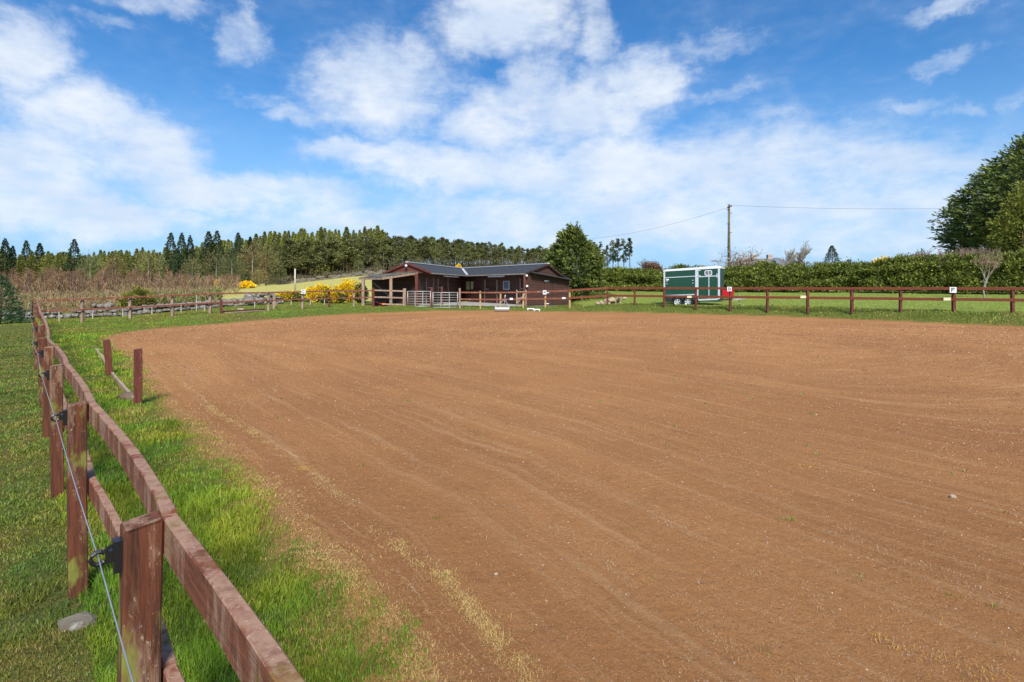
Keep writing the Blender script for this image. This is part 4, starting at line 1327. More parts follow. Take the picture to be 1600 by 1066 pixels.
# ------------------------------------------------------------------ horse trailer
TZ = 0.36
tr = empty('horse_trailer', (10.04, 37.65, TZ), -R(27.9)); tag(tr, 'dark green horse trailer with white roof and twin wheels on the lawn', 'trailer')
L_, Wd_ = 3.53, 1.75
tilt = lambda x: 0.045 * x


def tb(x0, x1, z0, z1, y0=0.0, y1=0.02, sl=True):
    """panel on the near side between x0..x1, z0..z1, following the nose-up line"""
    m = MB(); f = tilt if sl else (lambda x: 0)
    m.raw([(x0, -y1, z0 + f(x0)), (x1, -y1, z0 + f(x1)), (x1, -y1, z1 + f(x1)), (x0, -y1, z1 + f(x0)),
           (x0, -y0, z0 + f(x0)), (x1, -y0, z0 + f(x1)), (x1, -y0, z1 + f(x1)), (x0, -y0, z1 + f(x0))],
          [(0, 1, 2, 3), (7, 6, 5, 4), (0, 4, 5, 1), (1, 5, 6, 2), (2, 6, 7, 3), (3, 7, 4, 0)])
    return m


body = MB()
prof = [(0, 0.68), (2.2, 0.68), (2.2, 0.34), (L_ - 0.05, 0.34), (L_, 0.6), (L_, 2.36 + tilt(L_)), (0, 2.36)]
nb_ = len(prof)
body.raw([(x_, 0, z_) for x_, z_ in prof] + [(x_, Wd_, z_) for x_, z_ in prof], [tuple(range(nb_)), tuple(range(nb_, 2 * nb_))[::-1]] + [(i, (i + 1) % nb_, nb_ + (i + 1) % nb_, nb_ + i) for i in range(nb_)])
bo = body.build('body', M['green'], tr)
fr_ = MB().box((L_ + 0.012, Wd_ / 2, 1.58), (0.02, Wd_ - 0.08, 1.80)); fr_.build('front_panel', M['greendark'], tr)
# roof: arched cap
rf = MB(); vs = []
xs_ = [-0.03, 0.05, 1.2, 2.4, L_ - 0.15, L_ + 0.06]
hz_ = [0.03, 0.08, 0.10, 0.11, 0.13, 0.05]
m_ = 7
for x_, hh_ in zip(xs_, hz_):
    for k in range(m_):
        t_ = k / (m_ - 1); y_ = -0.03 + (Wd_ + 0.06) * t_
        vs.append((x_, y_, 2.35 + tilt(x_) + hh_ * (1 - (2 * t_ - 1) ** 4) + 0.02))
    for k in range(m_ - 1, -1, -1):
        t_ = k / (m_ - 1); vs.append((x_, -0.03 + (Wd_ + 0.06) * t_, 2.33 + tilt(x_) - 0.03))
kk_ = 2 * m_
fs = [(i * kk_ + k, i * kk_ + (k + 1) % kk_, (i + 1) * kk_ + (k + 1) % kk_, (i + 1) * kk_ + k) for i in range(len(xs_) - 1) for k in range(kk_)]
fs += [tuple(range(kk_)), tuple(range((len(xs_) - 1) * kk_, len(xs_) * kk_))]
rfo = rf.raw(vs, fs).build('roof', M['roofwhite'], tr)
MB().box((1.35, 0.5, 2.35 + tilt(1.35) + 0.19), (0.22, 0.2, 0.06)).build('roof_vent', M['plastic'], rfo)
for (x0_, x1_, z0_, z1_) in ((0.0, 0.10, 0.70, 2.36), (2.02, 2.22, 0.36, 2.36), (L_ - 0.12, L_ + 0.005, 0.36, 2.36)):
    tb(x0_, x1_, z0_, z1_, 0.0, 0.035).build('trim', M['alu'], tr)
tb(0.10, 2.02, 1.86, 1.91, 0, 0.03).build('trim', M['alu'], tr)
tb(0.10, 2.02, 2.30, 2.36, 0, 0.028).build('trim', M['alu'], tr)
tb(0.10, 2.02, 0.68, 0.74, 0, 0.03).build('trim', M['alu'], tr)
tb(2.22, L_ - 0.12, 0.30, 0.40, 0, 0.03).build('trim', M['alu'], tr)
dr = tb(2.24, L_ - 0.14, 0.42, 2.28, 0, 0.018); dro = dr.build('door', M['green'], tr)
tb(2.24, L_ - 0.14, 1.80, 1.86, 0, 0.04).build('door_trim', M['alu'], dro)
tb(2.84, 2.89, 0.42, 1.80, 0, 0.035).build('door_trim', M['alu'], dro)
tb(L_ - 0.20, L_ - 0.15, 1.72, 1.98, 0.018, 0.07).build('handle', M['alu'], dro)
for z_ in (1.88, 2.2): tb(2.14, 2.36, z_, z_ + 0.05, 0.035, 0.055).build('hinge', M['alu'], dro)
wi = MB(); vs = []
for (rx_, rz_, y_) in ((0.23, 0.17, -0.02), (0.23, 0.17, -0.045), (0.19, 0.13, -0.045), (0.19, 0.13, -0.02)):
    for k in range(20):
        t_ = 2 * math.pi * k / 20; c_, s_ = math.cos(t_), math.sin(t_)
        e_ = lambda v: math.copysign(abs(v) ** 0.5, v)
        vs.append((2.83 + rx_ * e_(c_), y_, 2.05 + tilt(2.83) + rz_ * e_(s_)))
fs = [(i * 20 + k, i * 20 + (k + 1) % 20, (i + 1) * 20 + (k + 1) % 20, (i + 1) * 20 + k) for i in range(3) for k in range(20)]
wio = wi.raw(vs, fs).build('window', M['roofwhite'], tr)
MB().box((2.83, -0.026, 2.05 + tilt(2.83)), (0.37, 0.01, 0.25)).build('pane', M['glassgrey'], wio)
MB().box((2.83, -0.04, 2.05 + tilt(2.83)), (0.025, 0.015, 0.25)).build('mullion', M['roofwhite'], wio)
# ramp catches
for x_, z_ in ((0.22, 1.62), (0.22, 1.45), (1.88, 1.6), (1.88, 1.42)): tb(x_ - 0.03, x_ + 0.03, z_, z_ + 0.05, 0.0, 0.04).build('catch', M['alu'], tr)
tb(0.16, 0.34, 1.70, 1.80, 0, 0.028).build('badge', M['roofwhite'], tr)
# mudguard
mg = MB(); pr = [(0.0, 0.36), (0.0, 0.70), (2.2, 0.70), (2.2, 0.50)]
arc_ = []
for cx_ in (1.56, 0.89):
    for k in range(9):
        t_ = R(k * 180 / 8); arc_.append((cx_ + 0.34 * math.cos(t_), 0.32 + 0.36 * math.sin(t_) * 0.95))
arc_ = [(x_, max(z_, 0.36)) for x_, z_ in arc_]
pr2 = pr[:3] + [(2.2, 0.40)] + arc_ + [(0.3, 0.36)]
nn = len(pr2)
mg.raw([(x_, -0.10, z_) for x_, z_ in pr2] + [(x_, 0.05, z_) for x_, z_ in pr2], [tuple(range(nn)), tuple(range(nn, 2 * nn))[::-1]] + [(i, (i + 1) % nn, nn + (i + 1) % nn, nn + i) for i in range(nn)])
mg.build('mudguard', M['rubber'], tr)
MB().box((1.2, 0.12, 0.5), (2.2, 0.02, 0.4)).build('wheel_arch', M['rubber'], tr)


def wheel(cx_, y_, sgn):
    r_ = 0.30; w_ = 0.16; n_ = 28
    vs = []
    for (rk, yy) in ((0.62, 0.0), (0.92, 0.0), (1.0, 0.03), (1.0, w_ - 0.03), (0.92, w_), (0.62, w_)):
        for k in range(n_):
            t_ = 2 * math.pi * k / n_; vs.append((cx_ + r_ * rk * math.cos(t_), y_ + yy * sgn, r_ + r_ * rk * math.sin(t_)))
    fs = [(i * n_ + k, i * n_ + (k + 1) % n_, ((i + 1) % 6) * n_ + (k + 1) % n_, ((i + 1) % 6) * n_ + k) for i in range(6) for k in range(n_)]
    w = MB().raw(vs, fs).build('wheel', M['rubber'], tr, True)
    rm = MB(); rm.tube([(cx_, y_ + 0.05 * sgn, r_), (cx_, y_ + 0.09 * sgn, r_)], r_ * 0.2, 12)
    for k in range(5):
        t_ = R(k * 72 + 18); rm.beam((cx_, y_ + 0.03 * sgn, r_), (cx_ + 0.6 * r_ * math.cos(t_), y_ + 0.02 * sgn, r_ + 0.6 * r_ * math.sin(t_)), 0.075, 0.03, up=(0, 1, 0))
    rp_ = [(cx_ + 0.61 * r_ * math.cos(2 * math.pi * k / 20), y_ + 0.02 * sgn, r_ + 0.61 * r_ * math.sin(2 * math.pi * k / 20)) for k in range(21)]
    rm.tube(rp_, 0.02, 6)
    rm.build('rim', M['alu'], w)


for cx_ in (0.89, 1.56):
    wheel(cx_, -0.06, 1); wheel(cx_, Wd_ + 0.06, -1)
db = MB()
for y_ in (0.35, Wd_ - 0.35): db.beam((L_ - 0.3, y_, 0.45), (L_ + 1.15, Wd_ / 2, 0.50), 0.07, 0.10)
db.beam((L_ + 1.0, Wd_ / 2, 0.52), (L_ + 1.4, Wd_ / 2, 0.56), 0.09, 0.09)
db.build('drawbar', M['galv'], tr)
MB().tube([(L_ + 1.05, Wd_ / 2 + .1, 0.12), (L_ + 1.05, Wd_ / 2 + .1, 0.85)], 0.03, 8).build('jockey_leg', M['galv'], tr)
MB().tube([(L_ + 0.99, Wd_ / 2 + .1, 0.10), (L_ + 1.11, Wd_ / 2 + .1, 0.10)], 0.10, 14).build('jockey_wheel', M['rubber'], tr)
MB().box((0.16, -0.085, 0.60), (0.20, 0.02, 0.08)).build('tail_lamp', M['red'], tr)
# red box on the drawbar
mt = Matrix.Translation((10.04, 37.65, TZ)) @ Matrix.Rotation(-R(27.9), 4, 'Z')
bc = mt @ Vector((L_ + 0.42, 0.46, 0.56))
rb = empty('storage_box', bc, -R(27.9)); tag(rb, 'bright red storage box on the drawbar in front of the green trailer', 'box')
bx = MB(); bx.raw([(-.30, -.28, 0), (.32, -.28, 0), (.32, .28, 0), (-.30, .28, 0), (-.33, -.31, .58), (.35, -.31, .50), (.35, .31, .50), (-.33, .31, .58)],
                 [(0, 3, 2, 1), (0, 1, 5, 4), (1, 2, 6, 5), (2, 3, 7, 6), (3, 0, 4, 7), (4, 5, 6, 7)]); bx.build('bin', M['red'], rb, bevel=0.015)
ld = MB(); ld.slab([(-.36, -.34, .66), (.38, -.34, .57), (.38, .34, .57), (-.36, .34, .66)], 0.06); ld.build('lid', M['red'], rb, bevel=0.012)


# ------------------------------------------------------------------ foliage builders
def leaves(P, D, l, w, N=None):
    """diamond leaves at P along D: returns verts (n*4,3), faces"""
    n = len(P)
    D = D / np.maximum(np.linalg.norm(D, axis=1)[:, None], 1e-6)
    Rn = rng.normal(0, 1, (n, 3)) if N is None else N + rng.normal(0, 0.5, (n, 3))
    S = np.cross(D, Rn); S /= np.maximum(np.linalg.norm(S, axis=1)[:, None], 1e-6)
    l = np.broadcast_to(l, (n,))[:, None] * rng.uniform(0.6, 1.35, (n, 1)); w = np.broadcast_to(w, (n,))[:, None] * rng.uniform(0.7, 1.3, (n, 1))
    v = np.stack([P, P + D * l * .5 + S * w, P + D * l, P + D * l * .5 - S * w], 1)
    return v.reshape(-1, 3), np.arange(n * 4).reshape(n, 4)


def lcol(n, c, var=0.35, alt=None, palt=0.3):
    col = np.tile(np.array(c, float), (n, 1)) * rng.uniform(1 - var, 1 + var, (n, 1))
    if alt is not None:
        m = rng.uniform(0, 1, n) < palt; col[m] = np.array(alt) * rng.uniform(1 - var, 1 + var, (m.sum(), 1))
    return col


def n3(P, sc, s):
    return vnoise(P[:, 0] * sc + P[:, 2] * sc * 0.7, P[:, 1] * sc - P[:, 2] * sc * 0.9, s)


def blobfoliage(n, cen, rad, lump=0.25, lsc=1.0, seed=0, inner=0.72, droop=0.0, flat_bottom=None, tip=0.0):
    """points and directions on a lumpy shell"""
    u = rng.normal(0, 1, (n, 3)); u /= np.linalg.norm(u, axis=1)[:, None]
    rr = 1 + lump * (n3(u * 2.5 + seed, lsc, seed) - 0.5) * 2 + lump * 0.6 * (n3(u * 6 + seed, lsc, seed + 3) - 0.5) * 2
    k = rr * (inner + (1 - inner) * rng.uniform(0, 1, n) ** 0.5)
    P = u * np.array(rad) * k[:, None]
    if tip > 0:
        t = np.clip(P[:, 2] / rad[2], -1, 1); s = 1 - tip * np.clip(t, -0.2, 1); P[:, :2] *= s[:, None]
    P += np.array(cen)
    D = u + rng.normal(0, 0.45, (n, 3)); D[:, 2] -= droop
    return P, D


def conifer(name, h, r, base, n, col, alt, leaf=(0.5, 0.10), seed=0, tiers=11, mat='leaf', bark='bark', power=0.9, droop=0.25, tr=0.12, link=True):
    root = empty(name, (0, 0, 0))
    tk = MB(); tk.tube([(0, 0, -0.3), (0.02 * h, 0, h * .5), (0, 0, h * .98)], [tr * 1.2, tr * .7, 0.02], 6); tk.build('trunk', M[bark], root, True)
    t = rng.uniform(0, 1, n) ** 1.25
    tt = t * tiers; saw = 1 - (tt - np.floor(tt))
    a = rng.uniform(0, 2 * np.pi, n)
    br = 0.80 + 0.32 * vnoise(a * 2.2 + seed, np.floor(tt) * 1.7 + seed, seed)
    Rm = r * (1 - t) ** power * (0.62 + 0.42 * saw) * br + 0.03 * r
    k = 0.25 + 0.75 * rng.uniform(0, 1, n) ** 0.55
    P = np.stack([np.cos(a) * Rm * k, np.sin(a) * Rm * k, base + t * (h - base) - k * Rm * droop], 1)
    D = np.stack([np.cos(a), np.sin(a), np.full(n, 0.15 - droop * .3)], 1) + rng.normal(0, 0.35, (n, 3))
    D[:, 2] += t ** 2 * 1.2
    v, f = leaves(P, D, leaf[0] * (0.35 + 0.8 * (1 - t)), leaf[1], np.stack([np.cos(a) * .7, np.sin(a) * .7, np.full(n, .9)], 1))
    mk('crown', v, f, M[mat], root, col=np.repeat(lcol(n, col, 0.35, alt), 4, 0))
    return root


def pine(name, h, crown_t, r, ncl, seed, col, alt, nleaf=70, bark='barkpine', mat='leaf'):
    rnd = random.Random(seed)
    root = empty(name, (0, 0, 0))
    bend = rnd.uniform(-.3, .3)
    tk = MB(); tk.tube([(0, 0, -0.3), (bend, 0, h * .5), (bend * .5, 0, h * .93)], [0.20, 0.14, 0.04], 6)
    P = []; D = []
    for i in range(ncl):
        t = crown_t + (1 - crown_t) * (i + rnd.random()) / ncl
        a = rnd.uniform(0, 6.28); rr = r * (1 - ((t - crown_t) / (1 - crown_t)) ** 1.6 * 0.75) * rnd.uniform(.25, 1)
        c = Vector((math.cos(a) * rr + bend * .7, math.sin(a) * rr, h * t + rr * 0.15))
        tk.tube([(bend * .8, 0, h * t - rr * .25), c], [0.05, 0.02], 4, False)
        s = rnd.uniform(.55, .95) * (1.15 - 0.45 * (t - crown_t) / (1 - crown_t)) * r * 0.52
        m = int(nleaf * rnd.uniform(.7, 1.3))
        u = rng.normal(0, 1, (m, 3)); u /= np.linalg.norm(u, axis=1)[:, None]
        P.append(np.array(c) + u * np.array([s, s, s * .55]) * rng.uniform(.35, 1, (m, 1))); D.append(u + np.array([0, 0, .3]) + rng.normal(0, .4, (m, 3)))
    # a few dead stubs low on the trunk
    for i in range(5):
        t = rnd.uniform(.25, crown_t); a = rnd.uniform(0, 6.28)
        tk.tube([(bend * .5, 0, h * t), (math.cos(a) * .8, math.sin(a) * .8, h * t + .1)], [0.025, 0.01], 3, False)
    tk.build('trunk', M[bark], root, True)
    P = np.concatenate(P); D = np.concatenate(D)
    v, f = leaves(P, D, 0.46, 0.14, np.tile([0, 0, 1.0], (len(P), 1)) + D * .5)
    mk('crown', v, f, M[mat], root, col=np.repeat(lcol(len(P), col, 0.4, alt), 4, 0))
    return root


def branching(seed, h, spread, levels=4, r0=0.12, fork=3, start=0.3, up_=0.5, shrink=0.68):
    """recursive limbs: list of (p0,p1,ra,rb,level)"""
    rnd = random.Random(seed); segs = []

    def rec(p, d, L, r, lv):
        m = p + d * L * .5 + Vector((rnd.uniform(-1, 1), rnd.uniform(-1, 1), rnd.uniform(-.3, .5))) * L * .07
        e = p + d * L
        segs.append((p, m, r, r * .8, lv)); segs.append((m, e, r * .8, r * .6, lv))
        if lv >= levels: return
        for i in range(fork + (1 if rnd.random() < .4 else 0)):
            nd = (d + Vector((rnd.uniform(-1, 1), rnd.uniform(-1, 1), rnd.uniform(-.5, .6) + up_ * .5)) * spread).normalized()
            rec(e.lerp(p, rnd.uniform(0, .45) if i else 0), nd, L * shrink * rnd.uniform(.75, 1.2), r * .58, lv + 1)
    rec(Vector((0, 0, -.1)), Vector((rnd.uniform(-.05, .05), rnd.uniform(-.05, .05), 1)), h * start, r0, 0)
    return segs


def bare_tree(name, loc, seed, h, spread, col, label, cat='tree', levels=5, r0=0.12, fork=3, start=0.3, up_=0.5, bark='barkgrey', blossom=None, group=None, shrink=0.68, tw=0.006, rz=0.0, dup=False):
    segs = branching(seed, h, spread, levels, r0, fork, start, up_, shrink)
    top = max(s[1].z for s in segs); k = h / top
    root = empty(name, loc, rz)
    a = MB(); b = MB()
    for (p, q_, ra, rb, lv) in segs:
        if lv <= 1: a.tube([p * k, q_ * k], [max(ra, 0.012), max(rb, 0.010)], 6, False)
        else: b.tube([p * k, q_ * k], [max(ra, tw), max(rb, tw)], 3, False)
    a.build('trunk', M[bark], root, True)
    vs = np.array([tuple(v) for v in b.v]); fc = np.array(b.f)
    cc = lcol(len(vs), col, .25)
    if blossom:
        tips = np.array([tuple(s[1] * k) for s in segs if s[4] >= levels - 1])
        m = len(tips) * blossom[1]; P = np.repeat(tips, blossom[1], 0) + rng.normal(0, blossom[3], (m, 3))
        v2, f2 = leaves(P, rng.normal(0, 1, (m, 3)), blossom[2], blossom[2] * .4)
        f2 = f2 + len(vs); vs = np.concatenate([vs, v2]); fc = np.concatenate([fc, f2]); cc = np.concatenate([cc, np.repeat(lcol(m, blossom[0], .25), 4, 0)])
    mk('crown', vs, fc, M['twig'], root, col=cc)
    if label: tag(root, label, cat, group)
    return root


def place(root, x, y, rz, s, label=None, cat='tree', group=None, z=None):
    root.location = (x, y, (g1(x, y) if z is None else z) - 0.1)
    root.rotation_euler = (0, 0, rz); root.scale = (s, s, s)
    if label: tag(root, label, cat, group)


# ------------------------------------------------------------------ the wood on the left and behind
LARCH = [conifer('larch_tree', 13, 3.4, 0.3, 2300, (0.34, 0.34, 0.080), (0.20, 0.23, 0.055), (0.85, 0.13), 3 + i, 13, 'leafy', power=1.0, droop=.1) for i in range(3)]
SPRUCE = [conifer('spruce_tree', 14, 3.5, 0.5, 2300, (0.050, 0.085, 0.035), (0.08, 0.11, 0.045), (0.85, 0.13), 13 + i, 9, 'leaf', power=0.9) for i in range(2)]
PINE = [pine('pine_tree', 13, 0.30 + 0.08 * (i % 3), 2.5, 22, 50 + i, (0.165, 0.180, 0.055), (0.24, 0.225, 0.085), 105) for i in range(5)]


def birch(seed, h=6.5):
    rnd = random.Random(seed)
    root = empty('birch_tree', (0, 0, 0)); tk = MB(); V = []; 
    P0 = []; P1 = []
    for st_ in range(4):
        bx_, by_ = rnd.uniform(-.5, .5), rnd.uniform(-.5, .5); lx_, ly_ = rnd.uniform(-.5, .5), rnd.uniform(-.5, .5); hh = h * rnd.uniform(.75, 1)
        tk.tube([(bx_, by_, -.2), (bx_ + lx_ * .5, by_ + ly_ * .5, hh * .5), (bx_ + lx_, by_ + ly_, hh * .95)], [0.045, 0.03, 0.010], 5, False)
        m = 260
        t = rng.uniform(.12, .97, m); a = rng.uniform(0, 6.28, m); L = (1.05 - t) * 1.4 + .35
        s0 = np.stack([bx_ + lx_ * t, by_ + ly_ * t, hh * t], 1) + np.stack([np.cos(a) * L * .25, np.sin(a) * L * .25, L * .2], 1) * rng.uniform(0, 2, (m, 1))
        e0 = s0 + np.stack([np.cos(a) * L * .5, np.sin(a) * L * .5, L * .8], 1) * rng.uniform(.4, 1, (m, 1)) + rng.normal(0, .12, (m, 3))
        P0.append(s0); P1.append(e0)
    tk.build('trunk', M['barkpale'], root, True)
    P0 = np.concatenate(P0); P1 = np.concatenate(P1)
    D = P1 - P0; ln = np.linalg.norm(D, axis=1)
    v, f = leaves(P0, D, ln, 0.024)
    mk('crown', v, f, M['twig'], root, col=np.repeat(lcol(len(P0), (0.215, 0.115, 0.070), .35, (0.26, 0.17, 0.07), .25), 4, 0))
    return root


BIRCH = [birch(80 + i) for i in range(5)]
used = {}


def inst(protos, x, y, s, label, group, cat='tree', rz=None):
    i = random.randrange(len(protos)); p_ = protos[i]
    if p_.name not in used: used[p_.name] = 1; r_ = p_
    else: r_ = copy_tree(p_)
    place(r_, x, y, random.uniform(0, 6.28) if rz is None else rz, s, label, cat, group)
    wf = random.uniform(0.85, 1.4); r_.scale = (s * wf, s * wf, s)
    return r_


def top_py(px):   # skyline of the wood
    return float(np.interp(px, [-60, 0, 40, 100, 180, 230, 262, 300, 330, 370, 420, 460, 500, 560, 592, 605, 640, 700, 760, 800, 860, 900],
                           [388, 390, 393, 392, 390, 386, 384, 384, 378, 371, 362, 359, 356, 357, 354, 366, 368, 372, 377, 381, 384, 386]))


random.seed(11)
def stand(protos, n, px0, px1, z0, z1, hp, label, group, drop=(0, 12), jit=5):
    for i in range(n):
        px = px0 + (px1 - px0) * (i + random.random()) / n; Z = random.uniform(z0, z1)
        x = X(px, Z); g = g1(x, Z)
        topz = ZH(top_py(px) + random.uniform(*drop), Z)
        s = max(0.45, (topz - g) / hp)
        inst(protos, x, Z, s, label, group)


stand(LARCH, 130, -60, 345, 150, 185, 13, 'yellow green larch in the wood behind the bare birches', 'larches in the wood left of the gorse', (0, 13))
stand(LARCH, 64, 300, 600, 172, 192, 13, 'yellow green larch along the skyline above the dark pines', 'larches on the skyline behind the pines', (-2, 8))
stand(PINE, 60, 350, 600, 156, 170, 13, 'tall dark pine with bare trunk above the pale field', 'pines above the pale field', (14, 34))
stand(PINE, 64, 596, 872, 165, 195, 13, 'tall pine in the wood behind the stable roof', 'pines behind the stable roof', (0, 9))
stand(PINE, 30, 600, 860, 158, 168, 13, 'tall pine in the wood behind the stable roof', 'pines behind the stable roof', (6, 20))
for (px, py, Z, lab) in ((8, 373, 150, 'dark spruce at the left picture edge above the larches'), (20, 384, 152, 'lower dark spruce right of the edge spruce'), (41, 376, 155, 'narrow dark spruce poking over the larches at the far left'),
                         (62, 380, 160, 'small dark spruce tip between two larches at the far left'), (116, 374, 150, 'broad dark spruce standing alone above the left larches'), (267, 364, 150, 'left tip of the trio of dark spruces above the birches'),
                         (284, 364, 148, 'middle and tallest of the trio of dark spruces above the birches'), (297, 368, 152, 'right tip of the trio of dark spruces above the birches'),
                         (326, 362, 146, 'left of two dark spruces before the skyline larches'), (339, 361, 148, 'right of two dark spruces before the skyline larches'), (372, 364, 150, 'dark spruce where the wood begins to climb the hill'),
                         (391, 370, 152, 'dark spruce just left of the climbing pines')):
    x = X(px, Z); g = g1(x, Z); inst(SPRUCE, x, Z, (ZH(py, Z) - g) / 14, lab, None)
random.seed(5)
stand_b = [(random.uniform(-40, 372), random.uniform(62, 118)) for _ in range(150)]
for (px, Z) in stand_b:
    if px > 330 and Z < 80: continue
    tp = np.interp(px, [-40, 0, 100, 160, 220, 330, 372], [414, 416, 420, 416, 419, 424, 430]) + random.uniform(-3, 22)
    x = X(px, Z); g = g1(x, Z); s = max(0.4, (ZH(tp, Z) - g) / 6.3)
    inst(BIRCH, x, Z, s, 'bare russet birch in the thicket behind the stone wall', 'bare birches in the thicket')
# rounder leafing trees at the wood edge
BUSHT = []
for i, c in enumerate([(0.24, 0.20, 0.085), (0.17, 0.18, 0.08), (0.30, 0.20, 0.09)]):
    root = empty('broadleaf_tree', (0, 0, 0))
    tk = MB(); tk.tube([(0, 0, -.2), (0.1, 0, 3), (0, 0, 7)], [.14, .1, .03], 6); tk.build('trunk', M['barkgrey'], root, True)
    P, D = blobfoliage(1500, (0, 0, 4.6), (2.5, 2.5, 3.9), 0.3, 1.0, i * 7, 0.25, -0.6)
    v, f = leaves(P, D, 0.55, 0.055)
    mk('crown', v, f, M['leafy'], root, col=np.repeat(lcol(1500, c, .35, (0.22, 0.25, 0.06), .3), 4, 0)); BUSHT.append(root)
for k, (px, py, Z, lab) in enumerate(((180, 400, 120, 'grey green rounded tree rising from the birch thicket'), (338, 395, 120, 'brown budding tree at the right end of the thicket'), (362, 398, 112, 'grey brown round tree above the far gorse'),
                         (395, 383, 130, 'light green tree in front of the hill wood'), (415, 385, 135, 'tan budding tree in front of the hill wood'), (405, 420, 118, 'low grey bush at the foot of the hill wood'),
                         (436, 412, 138, 'dull green tree at the corner of the pale field'), (300, 404, 118, 'olive tree between birches and spruces'), (232, 396, 125, 'bright green tree above the middle of the thicket'),
                         (140, 398, 125, 'pale budding tree above the left of the thicket'), (560, 405, 150, 'bushy green tree under the pines left of the shelter roof'), (590, 408, 150, 'low leafy tree behind the shelter roof'), (655, 402, 158, 'thin brown tree behind the stable gable'))):
    x = X(px, Z); g = g1(x, Z); inst(BUSHT, x, Z, max(.25, (ZH(py, Z) - g) / 8.3), lab, None)
# undergrowth under the pines and thicket
def scrub(name, n, px0, px1, z0, z1, hh, c, alt, label, lf=(0.5, 0.05), mat='twig'):
    px = rng.uniform(px0, px1, n); Z = rng.uniform(z0, z1, n); x = (px - 800) / F * Z
    z = gz(x, Z)
    hgt = hh * (0.3 + 0.9 * fbm(x * .25, Z * .25, 12, 3)) * rng.uniform(0, 1, n)
    P = np.stack([x, Z, z + hgt], 1); D = rng.normal(0, .5, (n, 3)) + np.array([0, 0, .8])
    v, f = leaves(P, D, lf[0], lf[1])
    tag(mk(name, v, f, M[mat], col=np.repeat(lcol(n, c, .35, alt), 4, 0)), label, 'undergrowth', kind='stuff')


scrub('undergrowth', 14000, -60, 375, 60, 125, 2.4, (0.22, 0.13, 0.08), (0.17, 0.16, 0.05), 'brown scrub at the foot of the birches', (0.7, 0.03))
scrub('undergrowth', 3500, 380, 600, 153, 162, 1.5, (0.10, 0.09, 0.045), (0.12, 0.09, 0.05), 'dull undergrowth along the edge of the hill wood', (0.8, 0.08))
scrub('undergrowth', 9000, 560, 940, 156, 190, 3.5, (0.12, 0.10, 0.06), (0.10, 0.105, 0.045), 'grey brown undergrowth among the pines behind the stable', (0.9, 0.08))
scrub('undergrowth', 16000, -60, 345, 38, 66, 1.1, (0.22, 0.14, 0.08), (0.16, 0.17, 0.05), 'brown dead bracken and scrub between the wall and the birches', (0.45, 0.022))
scrub('undergrowth', 6000, 225, 345, 40, 52, 0.9, (0.22, 0.30, 0.05), (0.17, 0.22, 0.05), 'bright green ground cover behind the wall', (0.25, 0.06), 'leafy')


# ------------------------------------------------------------------ bushes
def bush(name, px, pyt, pyb, wpx, Z, c, alt, palt, label, n=2500, leaf=(0.10, 0.03), lump=.4, stem=True, mat='leaf', seed=0, tip=0.2, inner=.45, cat='bush', group=None, xyz=None, depth=1.0):
    x = X(px, Z); g = g1(x, Z)
    zt = ZH(pyt, Z); r_ = wpx / F * Z / 2
    g = min(g, ZH(pyb, Z)) if pyb else g
    h = zt - g
    root = empty(name, (x, Z, g)); tag(root, label, cat, group)
    if stem: MB().tube([(0, 0, -.1), (0, 0, h * .6)], [.06 * r_ + .02, .03], 6).tube([(0, 0, h * .2), (r_ * .4, 0, h * .6)], [.03 * r_ + .01, .015], 5).build('stem', M['bark'], root, True)
    P, D = blobfoliage(n, (0, 0, h * .5), (r_ * .95, r_ * .95 * depth, h * .5), lump, 1.0, seed, inner, 0.0, tip=tip)
    v, f = leaves(P, D, leaf[0], leaf[1], D + np.array([0, 0, .5]))
    cc = lcol(n, c, .35)
    if alt is not None:
        nz_ = n3(P, 1.6 / max(r_, .3), seed + 5); top = (P[:, 2] / h)
        m = rng.uniform(0, 1, n) < np.clip((nz_ + top * .5 - .75 + palt) * 2.2, 0, 1)
        cc[m] = np.array(alt) * rng.uniform(.75, 1.2, (m.sum(), 1))
    mk('foliage', v, f, M[mat], root, col=np.repeat(cc, 4, 0))
    return root


YEL = (0.84, 0.58, 0.02); GG = (0.11, 0.14, 0.035)
bush('gorse_bush', 452, 456.5, 471, 48, 44, GG, YEL, .42, 'low gorse bush in yellow flower left of the C sign', 4200, (.13, .05), .35, seed=1, inner=.5)
bush('gorse_bush', 500, 447.5, 473, 46, 45, GG, YEL, .34, 'gorse bush in yellow flower right of the C sign', 5200, (.13, .05), .4, seed=2, inner=.5)
bush('gorse_bush', 541, 441, 474, 40, 46, GG, YEL, .45, 'tallest gorse bush in full yellow flower beside the shelter', 5600, (.13, .05), .35, seed=3, inner=.5)
bush('gorse_bush', 521, 457, 474, 36, 43, GG, YEL, .40, 'small gorse bush in front between the two tall ones', 3000, (.12, .05), .35, seed=4, inner=.5)
bush('shrub', 564, 444, 474, 22, 46, (0.05, 0.07, 0.02), (0.08, 0.09, 0.03), .3, 'dark green shrub between the gorse and the shelter', 2200, (.14, .04), .3, seed=5)
bush('gorse_bush', 341, 439, 449, 12, 100, GG, YEL, .5, 'left of the far gorse bushes below the wood', 700, (.3, .12), .3, seed=6)
bush('gorse_bush', 354, 443, 450, 18, 100, GG, YEL, .5, 'low middle one of the far gorse bushes below the wood', 700, (.3, .12), .3, seed=7)
bush('gorse_bush', 386, 441, 451, 24, 100, GG, YEL, .55, 'right and largest of the far gorse bushes below the wood', 1100, (.3, .12), .3, seed=8)
bush('gorse_bush', 1376, 402, 416, 44, 60, GG, YEL, .6, 'gorse in yellow flower showing above the hedge', 2200, (.16, .08), .3, seed=9)
bush('gorse_bush', 716, 413, 424, 14, 90, GG, YEL, .6, 'bit of yellow gorse showing over the stable ridge', 700, (.25, .1), .3, seed=10)
